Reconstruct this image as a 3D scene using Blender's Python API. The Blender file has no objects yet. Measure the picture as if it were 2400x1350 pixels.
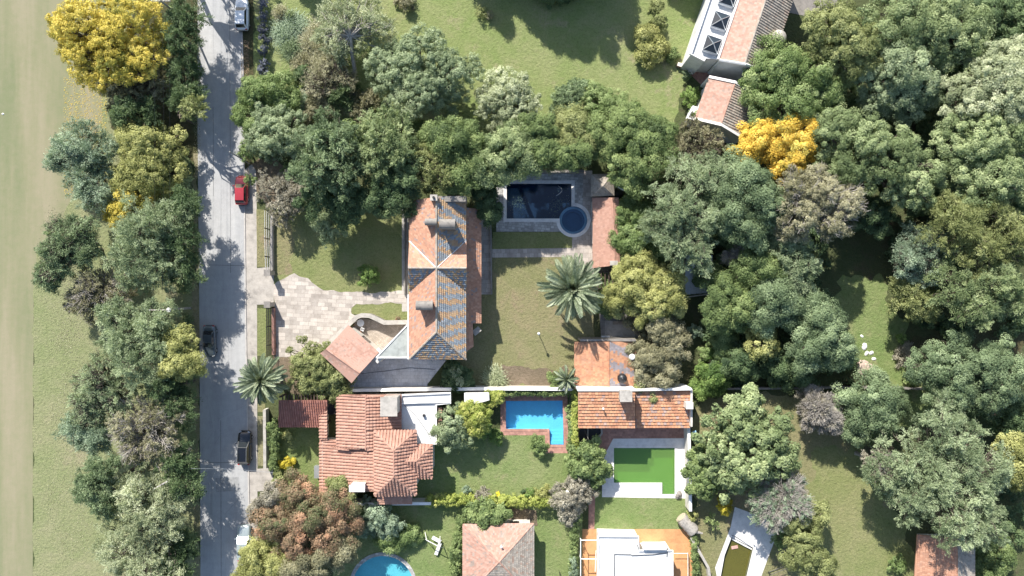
import bpy, math, random
import numpy as np
from mathutils import Vector, geometry

# ------------------------------------------------------------------ camera, sky, sun
H, S = 95.0, 17.0            # camera height in metres, pixels of the photograph per metre of ground
SUN_EL, SUN_AZ = math.radians(38), math.radians(-23.7)   # azimuth from +Y towards +X
scene = bpy.context.scene
COL = scene.collection
cd = bpy.data.cameras.new('camera'); cam = bpy.data.objects.new('camera', cd); COL.objects.link(cam)
cd.sensor_width = 36; cd.lens = 36*H/(2400/S); cd.clip_end = 3000
cam.location = (0, 0, H); cam.rotation_euler = (0, 0, 0)
scene.camera = cam
w = bpy.data.worlds.new("World"); scene.world = w; w.use_nodes = True
nt = w.node_tree; bg = nt.nodes['Background']; sky = nt.nodes.new('ShaderNodeTexSky')
sky.sky_type = 'NISHITA'; sky.sun_disc = False; sky.sun_elevation = SUN_EL; sky.sun_rotation = SUN_AZ
sky.altitude = 400; sky.air_density = 1.2; sky.dust_density = 1.5
nt.links.new(sky.outputs[0], bg.inputs[0]); bg.inputs[1].default_value = 0.112
ld = bpy.data.lights.new('sun', 'SUN'); ld.energy = 5.0; ld.angle = math.radians(0.55); ld.color = (1, .955, .88)
sun = bpy.data.objects.new('sun', ld); COL.objects.link(sun)
sd = Vector((math.sin(SUN_AZ)*math.cos(SUN_EL), math.cos(SUN_AZ)*math.cos(SUN_EL), math.sin(SUN_EL)))
sun.rotation_euler = sd.to_track_quat('Z', 'Y').to_euler(); sun.location = (0, 0, 60)
scene.view_settings.view_transform = 'Standard'; scene.view_settings.look = 'None'
scene.view_settings.exposure = 0.84; scene.view_settings.gamma = 1
scene.render.resolution_x = 1024; scene.render.resolution_y = 576

def P(px, py, z=0.0):
    k = (H-z)/(H*S)
    return Vector(((px-1200)*k, (675-py)*k, z))

# ------------------------------------------------------------------ materials
def newmat(name):
    m = bpy.data.materials.new(name); m.use_nodes = True
    return m, m.node_tree, m.node_tree.nodes['Principled BSDF']
def N(nt, t, **kw):
    n = nt.nodes.new(t)
    for k, v in kw.items():
        if k in n.inputs.keys(): n.inputs[k].default_value = v
        else: setattr(n, k, v)
    return n
def ramp(nt, stops, fac):
    r = nt.nodes.new('ShaderNodeValToRGB'); e = r.color_ramp.elements
    while len(e) < len(stops): e.new(.5)
    for el, (p, c) in zip(e, stops): el.position = p; el.color = (*c, 1)
    nt.links.new(fac, r.inputs[0]); return r.outputs[0]
def mixc(nt, fac, a, b, mode='MIX'):
    m = nt.nodes.new('ShaderNodeMix'); m.data_type = 'RGBA'; m.blend_type = mode
    for sock, v in ((m.inputs[0], fac), (m.inputs[6], a), (m.inputs[7], b)):
        if isinstance(v, (int, float)): sock.default_value = v
        elif isinstance(v, tuple): sock.default_value = (*v, 1)
        else: nt.links.new(v, sock)
    return m.outputs[2]
def wpos(nt): return N(nt, 'ShaderNodeNewGeometry').outputs['Position']
def noise(nt, scale, detail=4, rough=.6, vec=None):
    n = N(nt, 'ShaderNodeTexNoise', Scale=scale, Detail=detail, Roughness=rough)
    nt.links.new(vec if vec is not None else wpos(nt), n.inputs['Vector']); return n.outputs['Fac']
def mapped(nt, scale, rot=(0, 0, 0)):
    mp = nt.nodes.new('ShaderNodeMapping'); mp.inputs['Scale'].default_value = scale; mp.inputs['Rotation'].default_value = rot
    nt.links.new(wpos(nt), mp.inputs[0]); return mp.outputs[0]
def bump(nt, b, h, strength=.3, dist=.05):
    n = nt.nodes.new('ShaderNodeBump'); n.inputs['Strength'].default_value = strength; n.inputs['Distance'].default_value = dist
    nt.links.new(h, n.inputs['Height']); nt.links.new(n.outputs[0], b.inputs['Normal'])
def attr(nt, name):
    a = nt.nodes.new('ShaderNodeAttribute'); a.attribute_name = name; return a.outputs['Fac']

def plain(name, c, rough=.7, metal=0, var=.15, scale=1.5, bs=.15):
    """painted / rendered / stone surfaces with blotches and fine grain"""
    m, nt, b = newmat(name)
    d = tuple(x*(1-var*1.6) for x in c); l = tuple(min(1, x*(1+var)) for x in c)
    f = noise(nt, scale, 6, .65)
    col = ramp(nt, [(.3, d), (.5, c), (.72, l)], f)
    g = noise(nt, scale*14, 2)
    col = mixc(nt, .5, col, ramp(nt, [(.3, (.75, .75, .75)), (.65, (1, 1, 1))], g), 'MULTIPLY')
    nt.links.new(col, b.inputs['Base Color']); b.inputs['Roughness'].default_value = rough; b.inputs['Metallic'].default_value = metal
    bump(nt, b, g, bs, .03)
    return m
def paint(name, c, rough=.25, metal=.0, coat=.6):
    m, nt, b = newmat(name); f = noise(nt, 3, 3)
    nt.links.new(ramp(nt, [(.3, tuple(x*.93 for x in c)), (.7, c)], f), b.inputs['Base Color'])
    b.inputs['Roughness'].default_value = rough; b.inputs['Metallic'].default_value = metal; b.inputs['Coat Weight'].default_value = coat
    return m
def grass(name, a, b_, c_, big=.12, mid=.7, patch=None, fine=7.0):
    """a: common green, b_: lush, c_: dry, patch: bare earth"""
    m, nt, b = newmat(name)
    f1 = noise(nt, big, 5, .6); f2 = noise(nt, mid, 6, .7); f3 = noise(nt, fine, 3, .7); f5 = noise(nt, 2.6, 5, .75)
    col = ramp(nt, [(.33, b_), (.5, a), (.68, c_)], f1)
    col2 = ramp(nt, [(.3, b_), (.52, a), (.75, c_)], f2)
    col = mixc(nt, .5, col, col2)
    if patch:
        f4 = noise(nt, big*1.7, 7, .75)
        mk = ramp(nt, [(.55, (0, 0, 0)), (.68, (1, 1, 1))], f4)
        col = mixc(nt, mk, col, patch)
    col = mixc(nt, .75, col, ramp(nt, [(.28, (.45, .5, .42)), (.5, (.95, .95, .95)), (.72, (1.0, 1.0, .95))], f3), 'MULTIPLY')
    col = mixc(nt, .6, col, ramp(nt, [(.34, (.62, .66, .58)), (.55, (1, 1, 1))], f5), 'MULTIPLY')
    nt.links.new(col, b.inputs['Base Color']); b.inputs['Roughness'].default_value = .9
    b.inputs['Specular IOR Level'].default_value = .15
    bump(nt, b, f5, .7, .3)
    return m
def paving(name, c, mortar, bw=.9, bh=.6, rot=0, var=.2, msize=.03, rough=.8):
    m, nt, b = newmat(name)
    br = N(nt, 'ShaderNodeTexBrick'); br.offset = .5; br.squash = 1.3; br.squash_frequency = 3
    nt.links.new(mapped(nt, (1, 1, 1), (0, 0, rot)), br.inputs['Vector'])
    for k, v in (('Scale', 1.0), ('Mortar Size', msize), ('Brick Width', bw), ('Row Height', bh), ('Mortar Smooth', .3), ('Bias', 0.0)): br.inputs[k].default_value = v
    br.inputs['Color1'].default_value = (*[x*(1-var) for x in c], 1); br.inputs['Color2'].default_value = (*[min(1, x*(1+var)) for x in c], 1)
    br.inputs['Mortar'].default_value = (*mortar, 1)
    f = noise(nt, .6, 6, .7)
    col = mixc(nt, .8, br.outputs['Color'], ramp(nt, [(.3, (.62, .6, .58)), (.55, (1, 1, 1))], f), 'MULTIPLY')
    g = noise(nt, 9, 3)
    col = mixc(nt, .5, col, ramp(nt, [(.3, (.7, .7, .7)), (.6, (1, 1, 1))], g), 'MULTIPLY')
    nt.links.new(col, b.inputs['Base Color']); b.inputs['Roughness'].default_value = rough
    bump(nt, b, g, .2, .02)
    return m
def tile(name, c1, c2, c3, lich=(.3, .29, .24), lamt=.25, band=None, rough=.75):
    """tiles: every tile carries its own random value 'var'; 'band' picks the glazed second colour"""
    m, nt, b = newmat(name)
    col = ramp(nt, [(0, c1), (.5, c2), (1, c3)], attr(nt, 'var'))
    if band:
        col = mixc(nt, attr(nt, 'band'), col, ramp(nt, [(0, band), (1, tuple(x*1.5 for x in band))], attr(nt, 'var')))
    f = noise(nt, .9, 7, .75)
    mk = ramp(nt, [(.5, (0, 0, 0)), (.75, (lamt*2.2,)*3)], f)
    col = mixc(nt, mk, col, lich)
    g = noise(nt, 12, 3)
    col = mixc(nt, .45, col, ramp(nt, [(.3, (.6, .6, .6)), (.6, (1, 1, 1))], g), 'MULTIPLY')
    nt.links.new(col, b.inputs['Base Color']); b.inputs['Roughness'].default_value = rough
    return m
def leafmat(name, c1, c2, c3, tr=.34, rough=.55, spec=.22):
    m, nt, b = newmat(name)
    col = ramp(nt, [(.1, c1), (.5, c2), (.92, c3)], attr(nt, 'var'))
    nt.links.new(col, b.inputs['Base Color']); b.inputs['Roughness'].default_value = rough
    b.inputs['Specular IOR Level'].default_value = spec
    t = nt.nodes.new('ShaderNodeBsdfTranslucent'); nt.links.new(mixc(nt, .5, col, (.9, .95, .4), 'MULTIPLY'), t.inputs[0])
    mx = nt.nodes.new('ShaderNodeMixShader'); mx.inputs[0].default_value = tr
    nt.links.new(b.outputs[0], mx.inputs[1]); nt.links.new(t.outputs[0], mx.inputs[2])
    nt.links.new(mx.outputs[0], nt.nodes['Material Output'].inputs[0])
    return m
def water(name, tint, dens, murk=None):
    """clear water: tinted see-through surface with a mirror-like gloss; murk mixes in algae"""
    m, nt, b = newmat(name)
    nt.nodes.remove(b)
    tr = N(nt, 'ShaderNodeBsdfTransparent'); tr.inputs[0].default_value = (*tint, 1)
    gl = N(nt, 'ShaderNodeBsdfGlossy', Roughness=.03)
    n = noise(nt, 2.2, 3); bp = nt.nodes.new('ShaderNodeBump'); bp.inputs['Strength'].default_value = .15; bp.inputs['Distance'].default_value = .05
    nt.links.new(n, bp.inputs['Height']); nt.links.new(bp.outputs[0], gl.inputs['Normal'])
    base = tr.outputs[0]
    if murk:
        df = N(nt, 'ShaderNodeBsdfDiffuse'); f = noise(nt, .5, 5)
        nt.links.new(ramp(nt, [(.3, tuple(x*.9 for x in murk)), (.7, murk)], f), df.inputs[0])
        m1 = N(nt, 'ShaderNodeMixShader'); m1.inputs[0].default_value = dens
        nt.links.new(base, m1.inputs[1]); nt.links.new(df.outputs[0], m1.inputs[2]); base = m1.outputs[0]
    m2 = N(nt, 'ShaderNodeMixShader')
    m2.inputs[0].default_value = .045; nt.links.new(base, m2.inputs[1]); nt.links.new(gl.outputs[0], m2.inputs[2])
    nt.links.new(m2.outputs[0], nt.nodes['Material Output'].inputs[0])
    return m

def asphalt():
    m, nt, b = newmat('asphalt')
    f = noise(nt, .35, 6, .7, mapped(nt, (1, .12, 1))); g = noise(nt, 14, 3, .8); h = noise(nt, .9, 5, .7)
    col = ramp(nt, [(.3, (.31, .31, .315)), (.5, (.385, .385, .385)), (.72, (.46, .455, .445))], f)
    col = mixc(nt, .6, col, ramp(nt, [(.3, (.7, .7, .7)), (.55, (1, 1, 1))], g), 'MULTIPLY')
    col = mixc(nt, .5, col, ramp(nt, [(.35, (.78, .78, .78)), (.6, (1, 1, 1))], h), 'MULTIPLY')
    v = N(nt, 'ShaderNodeTexVoronoi', feature='DISTANCE_TO_EDGE', Scale=.22); nt.links.new(mapped(nt, (1, .7, 1)), v.inputs['Vector'])
    col = mixc(nt, ramp(nt, [(0, (.25,)*3), (.004, (0, 0, 0))], v.outputs['Distance']), col, (.08, .08, .08))
    nt.links.new(col, b.inputs['Base Color']); b.inputs['Roughness'].default_value = .85
    return m
def fairway():
    """closely mown golf turf with faint mower lanes running the length of the hole"""
    m, nt, b = newmat('fairway_turf')
    f1 = noise(nt, .5, 5, .6, mapped(nt, (.55, .05, 1))); f2 = noise(nt, 1.1, 6, .7); f3 = noise(nt, 12, 3, .7)
    col = ramp(nt, [(.36, (.17, .19, .105)), (.5, (.235, .225, .14)), (.63, (.3, .262, .185))], f1)
    col = mixc(nt, .35, col, ramp(nt, [(.3, (.18, .205, .1)), (.7, (.28, .245, .165))], f2))
    col = mixc(nt, .45, col, ramp(nt, [(.3, (.72, .74, .7)), (.6, (1, 1, 1))], f3), 'MULTIPLY')
    nt.links.new(col, b.inputs['Base Color']); b.inputs['Roughness'].default_value = .95; b.inputs['Specular IOR Level'].default_value = .1
    return m

M = {}
M['asphalt'] = asphalt(); M['fairway'] = fairway()
M['base'] = grass('ground_rough', (.095, .11, .05), (.07, .095, .035), (.125, .11, .065), .1, .5, (.12, .09, .065))
M['rough'] = grass('rough_grass', (.245, .28, .115), (.18, .25, .075), (.32, .31, .165), .09, .5, (.34, .3, .185))
M['lawn'] = grass('mown_lawn', (.23, .245, .105), (.17, .21, .075), (.3, .275, .15), .12, .6)
M['lush'] = grass('lush_lawn', (.215, .26, .105), (.15, .22, .07), (.29, .3, .15), .15, .8, (.29, .285, .15))
M['green'] = grass('green_lawn', (.19, .23, .085), (.14, .195, .06), (.24, .255, .12), .2, .6)
M['roughW'] = grass('rough_field_grass', (.255, .27, .14), (.19, .235, .095), (.33, .3, .19), .06, .4, (.34, .29, .2))
M['dry'] = grass('dry_lawn', (.245, .23, .12), (.2, .21, .09), (.31, .255, .155), .12, .5, (.29, .22, .15))
M['verge'] = grass('dry_verge', (.26, .24, .14), (.2, .2, .1), (.33, .27, .19), .4, 1.2)
M['earth'] = grass('bare_earth', (.2, .155, .11), (.16, .13, .09), (.28, .215, .16), .3, 1.1)
M['litter'] = grass('leaf_litter', (.085, .08, .04), (.06, .07, .03), (.14, .105, .06), .25, 1.0)  # leaf litter, darkened further to carry the roadside tree shade
M['lwall'] = plain('pale_render', (.62, .58, .52)); M['white'] = plain('white_render', (.8, .79, .77), var=.07)
M['whiteroof'] = plain('white_roof_coating', (.64, .64, .63), var=.14, scale=.5)
M['greyroof'] = plain('grey_felt', (.33, .35, .33), var=.22, scale=.9)
M['conc'] = plain('concrete', (.4, .37, .33), var=.2); M['kerb'] = plain('kerb_concrete', (.46, .43, .4), var=.15)
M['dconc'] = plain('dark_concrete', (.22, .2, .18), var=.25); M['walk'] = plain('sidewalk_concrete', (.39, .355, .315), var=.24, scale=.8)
M['stone'] = paving('stone_paving', (.46, .41, .36), (.34, .3, .265), .95, .55, .05)
M['path'] = paving('path_paving', (.42, .37, .33), (.3, .27, .24), .6, .6, 0)
M['wdeck'] = plain('white_deck', (.7, .68, .66), var=.12, scale=1.2)
M['sdeck'] = paving('rough_stone_deck', (.42, .41, .39), (.3, .29, .28), .45, .35, .1, .3)
M['brick'] = paving('brick_paving', (.42, .22, .17), (.34, .22, .18), .3, .3, 0, .2, .015)
M['opatio'] = paving('orange_patio', (.58, .3, .135), (.5, .3, .17), 3.2, 3.2, 0, .07, .008)
M['ctile'] = paving('pale_tiles', (.68, .67, .68), (.5, .5, .52), .5, .5, 0, .08, .02)
M['terr'] = paving('terrace_tiles', (.4, .34, .28), (.3, .26, .22), .25, .25, .7, .15, .02)
M['metal'] = plain('galvanised', (.5, .52, .53), .4, .6, .1); M['dmetal'] = plain('dark_metal', (.035, .035, .04), .5, .3, .1)
M['wood'] = plain('weathered_wood', (.3, .25, .2), var=.3, scale=3); M['dwood'] = plain('dark_wood', (.09, .06, .045), var=.3)
M['bark'] = plain('bark', (.1, .08, .06), var=.4, scale=4, bs=.5); M['gbark'] = plain('pale_bark', (.36, .33, .29), var=.3, scale=4, bs=.5)
M['glass'] = paint('window_glass', (.02, .025, .03), .08, 0, .5)
M['black'] = plain('black_plastic', (.02, .02, .022), .45, 0, .1); M['rubber'] = plain('rubber', (.02, .02, .02), .8, 0, .1)
M['tileA'] = tile('terracotta_tiles', (.38, .195, .125), (.46, .24, .155), (.53, .3, .2), (.36, .3, .26), .2, (.17, .19, .21))
M['tileS'] = tile('striped_tiles', (.38, .23, .135), (.44, .28, .155), (.5, .34, .19), (.27, .255, .23), .35, (.185, .21, .235))
M['tileB'] = tile('red_barrel_tiles', (.38, .205, .15), (.43, .24, .175), (.48, .28, .21), (.34, .28, .23), .16)
M['tileC'] = tile('orange_tiles', (.4, .185, .105), (.49, .24, .135), (.57, .3, .165), (.33, .29, .25), .2, (.22, .2, .21))
M['tileD'] = tile('dusty_pink_tiles', (.38, .215, .16), (.46, .27, .205), (.54, .33, .26), (.34, .3, .25), .25, (.24, .21, .18))
M['tileG'] = tile('grey_and_shaded_tiles', (.27, .23, .19), (.36, .32, .27), (.44, .37, .3), (.42, .4, .36), .3, (.3, .2, .15))  # grey tiles, also used as painted shade on one east slope
M['tileDk'] = tile('dark_red_shaded_tiles', (.27, .11, .08), (.33, .14, .1), (.38, .17, .13), (.2, .15, .13), .1)
M['pool'] = plain('pool_blue_plaster', (.13, .5, .72), .5, 0, .06, .4, .02)
M['poolgreen'] = paint('pool_green_plaster', (.2, .34, .1), .6, 0, 0); M['pooldark'] = plain('pool_dark_shaded_plaster', (.012, .035, .08), .6, 0, .2, .8)  # navy plaster of the dark pool includes the tree shade over it
M['pooltq'] = plain('pool_turquoise_plaster', (.13, .5, .55), .5, 0, .06, .4, .02); M['poolbrown'] = plain('pool_stained_plaster', (.15, .15, .08), .7, 0, .3)
M['spafloor'] = plain('spa_floor', (.08, .2, .33), .5, 0, .1); M['spa'] = plain('spa_blue_tiles', (.55, .72, .82), .5, 0, .2, .9)
M['wclear'] = water('pool_water', (.86, .96, 1.0), 0); M['wdark'] = water('dark_shaded_pool_water', (.6, .78, .9), .3, (.006, .016, .035))  # dark murk puts more tree shade into the dark pool's colour
M['wgreen'] = water('algae_water', (.6, .85, .5), .5, (.18, .33, .085)); M['wbrown'] = water('stagnant_water', (.5, .5, .2), .6, (.16, .15, .035))
LM = {}
def lm(k, a, b, c, **kw):
    g = {'yellow': 1, 'gold': 1, 'lemon': 1, 'hedge': .85, 'yolive': 1.2, 'light': 1.15, 'vivid': 1.1, 'olive': 1.25, 'palm': 1.35, 'tan': 1.15, 'lavender': .9}.get(k, 1.45)
    ds = .06 if k in ('yellow', 'gold', 'lemon', 'hedge') else .09
    f = lambda t: tuple(min(.9, (x*(1-ds)+ds*(t[0]+t[1]+t[2])/3)*g*1.1) for x in t)
    LM[k] = leafmat('foliage_'+k, f(a), f(b), f(c), **kw)
lm('yellow', (.17, .2, .04), (.58, .47, .07), (.86, .7, .16), tr=.3)
lm('gold', (.36, .3, .05), (.78, .52, .06), (.93, .72, .17), tr=.3)
lm('olive', (.09, .11, .035), (.2, .225, .08), (.34, .36, .15))
lm('mid', (.055, .085, .03), (.12, .165, .055), (.22, .27, .1))
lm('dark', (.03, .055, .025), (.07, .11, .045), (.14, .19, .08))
lm('bluegreen', (.055, .085, .04), (.12, .165, .08), (.24, .3, .16))
lm('greyblue', (.09, .13, .08), (.175, .23, .15), (.3, .365, .25))
lm('grey', (.09, .125, .06), (.18, .225, .12), (.31, .36, .21))
lm('light', (.085, .13, .035), (.175, .245, .08), (.32, .39, .16))
lm('pale', (.13, .155, .08), (.25, .28, .16), (.42, .44, .29))
lm('rust', (.09, .11, .045), (.2, .14, .085), (.38, .22, .13))
lm('brown', (.085, .085, .045), (.19, .18, .1), (.32, .3, .19))
lm('taupe', (.11, .105, .08), (.23, .21, .16), (.38, .35, .28))
lm('tan', (.17, .165, .09), (.31, .3, .18), (.47, .45, .3))
lm('yolive', (.14, .152, .04), (.288, .298, .095), (.465, .46, .175))
lm('lemon', (.3, .24, .02), (.6, .5, .04), (.8, .68, .08))
lm('hedge', (.2, .26, .05), (.42, .48, .1), (.66, .66, .2))
lm('vivid', (.075, .135, .03), (.165, .255, .06), (.3, .4, .11))
lm('forest', (.075, .105, .04), (.155, .2, .085), (.3, .345, .17))
lm('palm', (.05, .075, .04), (.145, .18, .105), (.33, .365, .25), spec=.3)
lm('lavender', (.07, .08, .11), (.15, .165, .22), (.26, .28, .36))
# ------------------------------------------------------------------ object helpers
def tag(o, label=None, cat=None, group=None, kind=None):
    if label: o['label'] = label
    if cat: o['category'] = cat
    if group: o['group'] = group
    if kind: o['kind'] = kind
    return o
def empty(name, loc, label, cat, group=None):
    o = bpy.data.objects.new(name, None); COL.objects.link(o); o.location = loc; o.empty_display_size = .5
    return tag(o, label, cat, group)
def copy_tree(o, parent=None):
    c = o.copy(); COL.objects.link(c); c.parent = parent
    for ch in list(o.children): copy_tree(ch, c)
    return c
def wloc(p):
    v = Vector((0, 0, 0))
    while p is not None: v = v + Vector(p.location); p = p.parent
    return v
class MB:
    """collects faces in world coordinates; build() links them as one mesh object under its parent"""
    def __init__(s): s.v = []; s.f = []; s.var = []; s.band = []; s.rs = random.Random(7)
    def face(s, pts, var=None, band=0.0):
        n = len(s.v); s.v += [tuple(p) for p in pts]; s.f.append(tuple(range(n, n+len(pts))))
        s.var.append(s.rs.random() if var is None else var); s.band.append(band)
    def prism(s, bot, top, cap=True, capb=True):
        n = len(bot)
        for i in range(n):
            j = (i+1) % n; s.face([bot[i], bot[j], top[j], top[i]])
        if cap: s.face(top)
        if capb: s.face(bot[::-1])
    def slab(s, poly, z0, z1):
        """poly: xy points (counter-clockwise from above is enforced)"""
        a = sum(poly[i][0]*poly[(i+1) % len(poly)][1]-poly[(i+1) % len(poly)][0]*poly[i][1] for i in range(len(poly)))
        if a < 0: poly = poly[::-1]
        s.prism([(p[0], p[1], z0) for p in poly], [(p[0], p[1], z1) for p in poly])
    def box(s, cx, cy, z0, lx, ly, h, rot=0.0, bev=0):
        c, n = math.cos(rot), math.sin(rot)
        q = [(cx+x*c-y*n, cy+x*n+y*c) for x, y in ((-lx/2, -ly/2), (lx/2, -ly/2), (lx/2, ly/2), (-lx/2, ly/2))]
        s.slab(q, z0, z0+h)
    def tube(s, pts, rad, n=6, cap=True):
        pts = [Vector(p) for p in pts]
        if isinstance(rad, (int, float)): rad = [rad]*len(pts)
        rings = []
        for i, p in enumerate(pts):
            d = (pts[min(i+1, len(pts)-1)]-pts[max(i-1, 0)])
            d = d.normalized() if d.length > 1e-6 else Vector((0, 0, 1))
            a = d.orthogonal().normalized() if abs(d.z) > .9 else d.cross(Vector((0, 0, 1))).normalized(); b = d.cross(a)
            rings.append([p+(a*math.cos(2*math.pi*k/n)+b*math.sin(2*math.pi*k/n))*rad[i] for k in range(n)])
        base = len(s.v)
        for r in rings: s.v += [tuple(q) for q in r]
        for i in range(len(rings)-1):
            for k in range(n):
                s.f.append((base+i*n+k, base+(i+1)*n+k, base+(i+1)*n+(k+1) % n, base+i*n+(k+1) % n)); s.var.append(.5); s.band.append(0)
        if cap:
            s.f.append(tuple(base+k for k in range(n))); s.f.append(tuple(base+(len(rings)-1)*n+k for k in range(n-1, -1, -1))); s.var += [.5, .5]; s.band += [0, 0]
    def disc(s, cx, cy, z, r, n=24):
        s.face([(cx+r*math.cos(2*math.pi*k/n), cy+r*math.sin(2*math.pi*k/n), z) for k in range(n)])
    def cyl(s, cx, cy, z0, z1, r, r2=None, n=16):
        s.tube([(cx, cy, z0), (cx, cy, z1)], [r, r if r2 is None else r2], n)
    def lathe(s, cx, cy, prof, n=20):
        base = len(s.v)
        for r, z in prof:
            for k in range(n): s.v.append((cx+r*math.cos(2*math.pi*k/n), cy+r*math.sin(2*math.pi*k/n), z))
        for i in range(len(prof)-1):
            for k in range(n):
                s.f.append((base+i*n+k, base+i*n+(k+1) % n, base+(i+1)*n+(k+1) % n, base+(i+1)*n+k)); s.var.append(.5); s.band.append(0)
    def build(s, name, mat, parent=None, smooth=False, loc=None, bevel=0):
        me = bpy.data.meshes.new(name); o = bpy.data.objects.new(name, me); COL.objects.link(o)
        off = wloc(parent) if parent is not None else Vector(loc if loc is not None else (0, 0, 0))
        me.from_pydata([(x-off.x, y-off.y, z-off.z) for x, y, z in s.v], [], s.f)
        a = me.attributes.new('var', 'FLOAT', 'FACE'); a.data.foreach_set('value', s.var)
        if any(s.band):
            a = me.attributes.new('band', 'FLOAT', 'FACE'); a.data.foreach_set('value', s.band)
        me.materials.append(mat if not isinstance(mat, str) else M[mat])
        if smooth: me.polygons.foreach_set('use_smooth', [True]*len(me.polygons))
        if parent is not None: o.parent = parent
        else: o.location = off
        me.update()
        if bevel:
            m = o.modifiers.new('bevel', 'BEVEL'); m.width = bevel; m.segments = 2; m.limit_method = 'ANGLE'
        return o

# ------------------------------------------------------------------ flat ground sheets with pool openings
HOLES = []          # xy polygons where the pools are dug
def px(poly, z=0.0): return [tuple(P(a, b, z)) for a, b in poly]
def circ(cx, cy, r, n=40): return [(cx+r*math.cos(2*math.pi*k/n), cy+r*math.sin(2*math.pi*k/n)) for k in range(n)]
def inside(p, poly):
    r = False; j = len(poly)-1
    for i in range(len(poly)):
        a, b = poly[i], poly[j]
        if (a[1] > p[1]) != (b[1] > p[1]) and p[0] < (b[0]-a[0])*(p[1]-a[1])/(b[1]-a[1])+a[0]: r = not r
        j = i
    return r
def sheet(name, poly, z, mat, holes=True, parent=None, kind='structure', extra=None, wob=0.0):
    """poly in photograph pixels on the ground"""
    pts = [P(a, b).to_2d() for a, b in poly]
    if wob:
        rs = random.Random(len(poly)*7+int(poly[0][0])); out = []
        for i in range(len(pts)):
            a, b = pts[i], pts[(i+1) % len(pts)]; n = max(1, int(min((b-a).length, 400)/.35)); pr = Vector((-(b-a).y, (b-a).x)).normalized()
            for k in range(n):
                s_ = (b-a).length*k/n; e_ = min(1, k/3, (n-k)/3)
                out.append(a+(b-a)*k/n+pr*wob*e_*(math.sin(.9*s_+i)+.6*math.sin(2.3*s_+2*i)+rs.uniform(-.35, .35)))
        pts = out
    hs = [h for h in (HOLES if holes else [])]+(extra or [])
    vs = [Vector(p) for p in pts]; es = [(i, (i+1) % len(pts)) for i in range(len(pts))]
    x0, x1 = min(p[0] for p in pts), max(p[0] for p in pts); y0, y1 = min(p[1] for p in pts), max(p[1] for p in pts)
    used = []
    for h in hs:
        if max(p[0] for p in h) < x0 or min(p[0] for p in h) > x1 or max(p[1] for p in h) < y0 or min(p[1] for p in h) > y1: continue
        used.append(h); n = len(vs); vs += [Vector((p[0], p[1])) for p in h]; es += [(n+i, n+(i+1) % len(h)) for i in range(len(h))]
    r = geometry.delaunay_2d_cdt(vs, es, [], 0, 1e-5)
    V, F = r[0], r[2]; mb = MB()
    poly2 = [(p[0], p[1]) for p in pts]
    mb.v = [(p[0], p[1], z) for p in V]
    for f in F:
        c = sum((V[i] for i in f), Vector((0, 0)))/len(f)
        if inside(c, poly2) and not any(inside(c, h) for h in used):
            mb.f.append(tuple(f)); mb.var.append(.5); mb.band.append(0)
    o = mb.build(name, mat, parent)
    if parent is None: tag(o, kind=kind)
    return o

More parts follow.
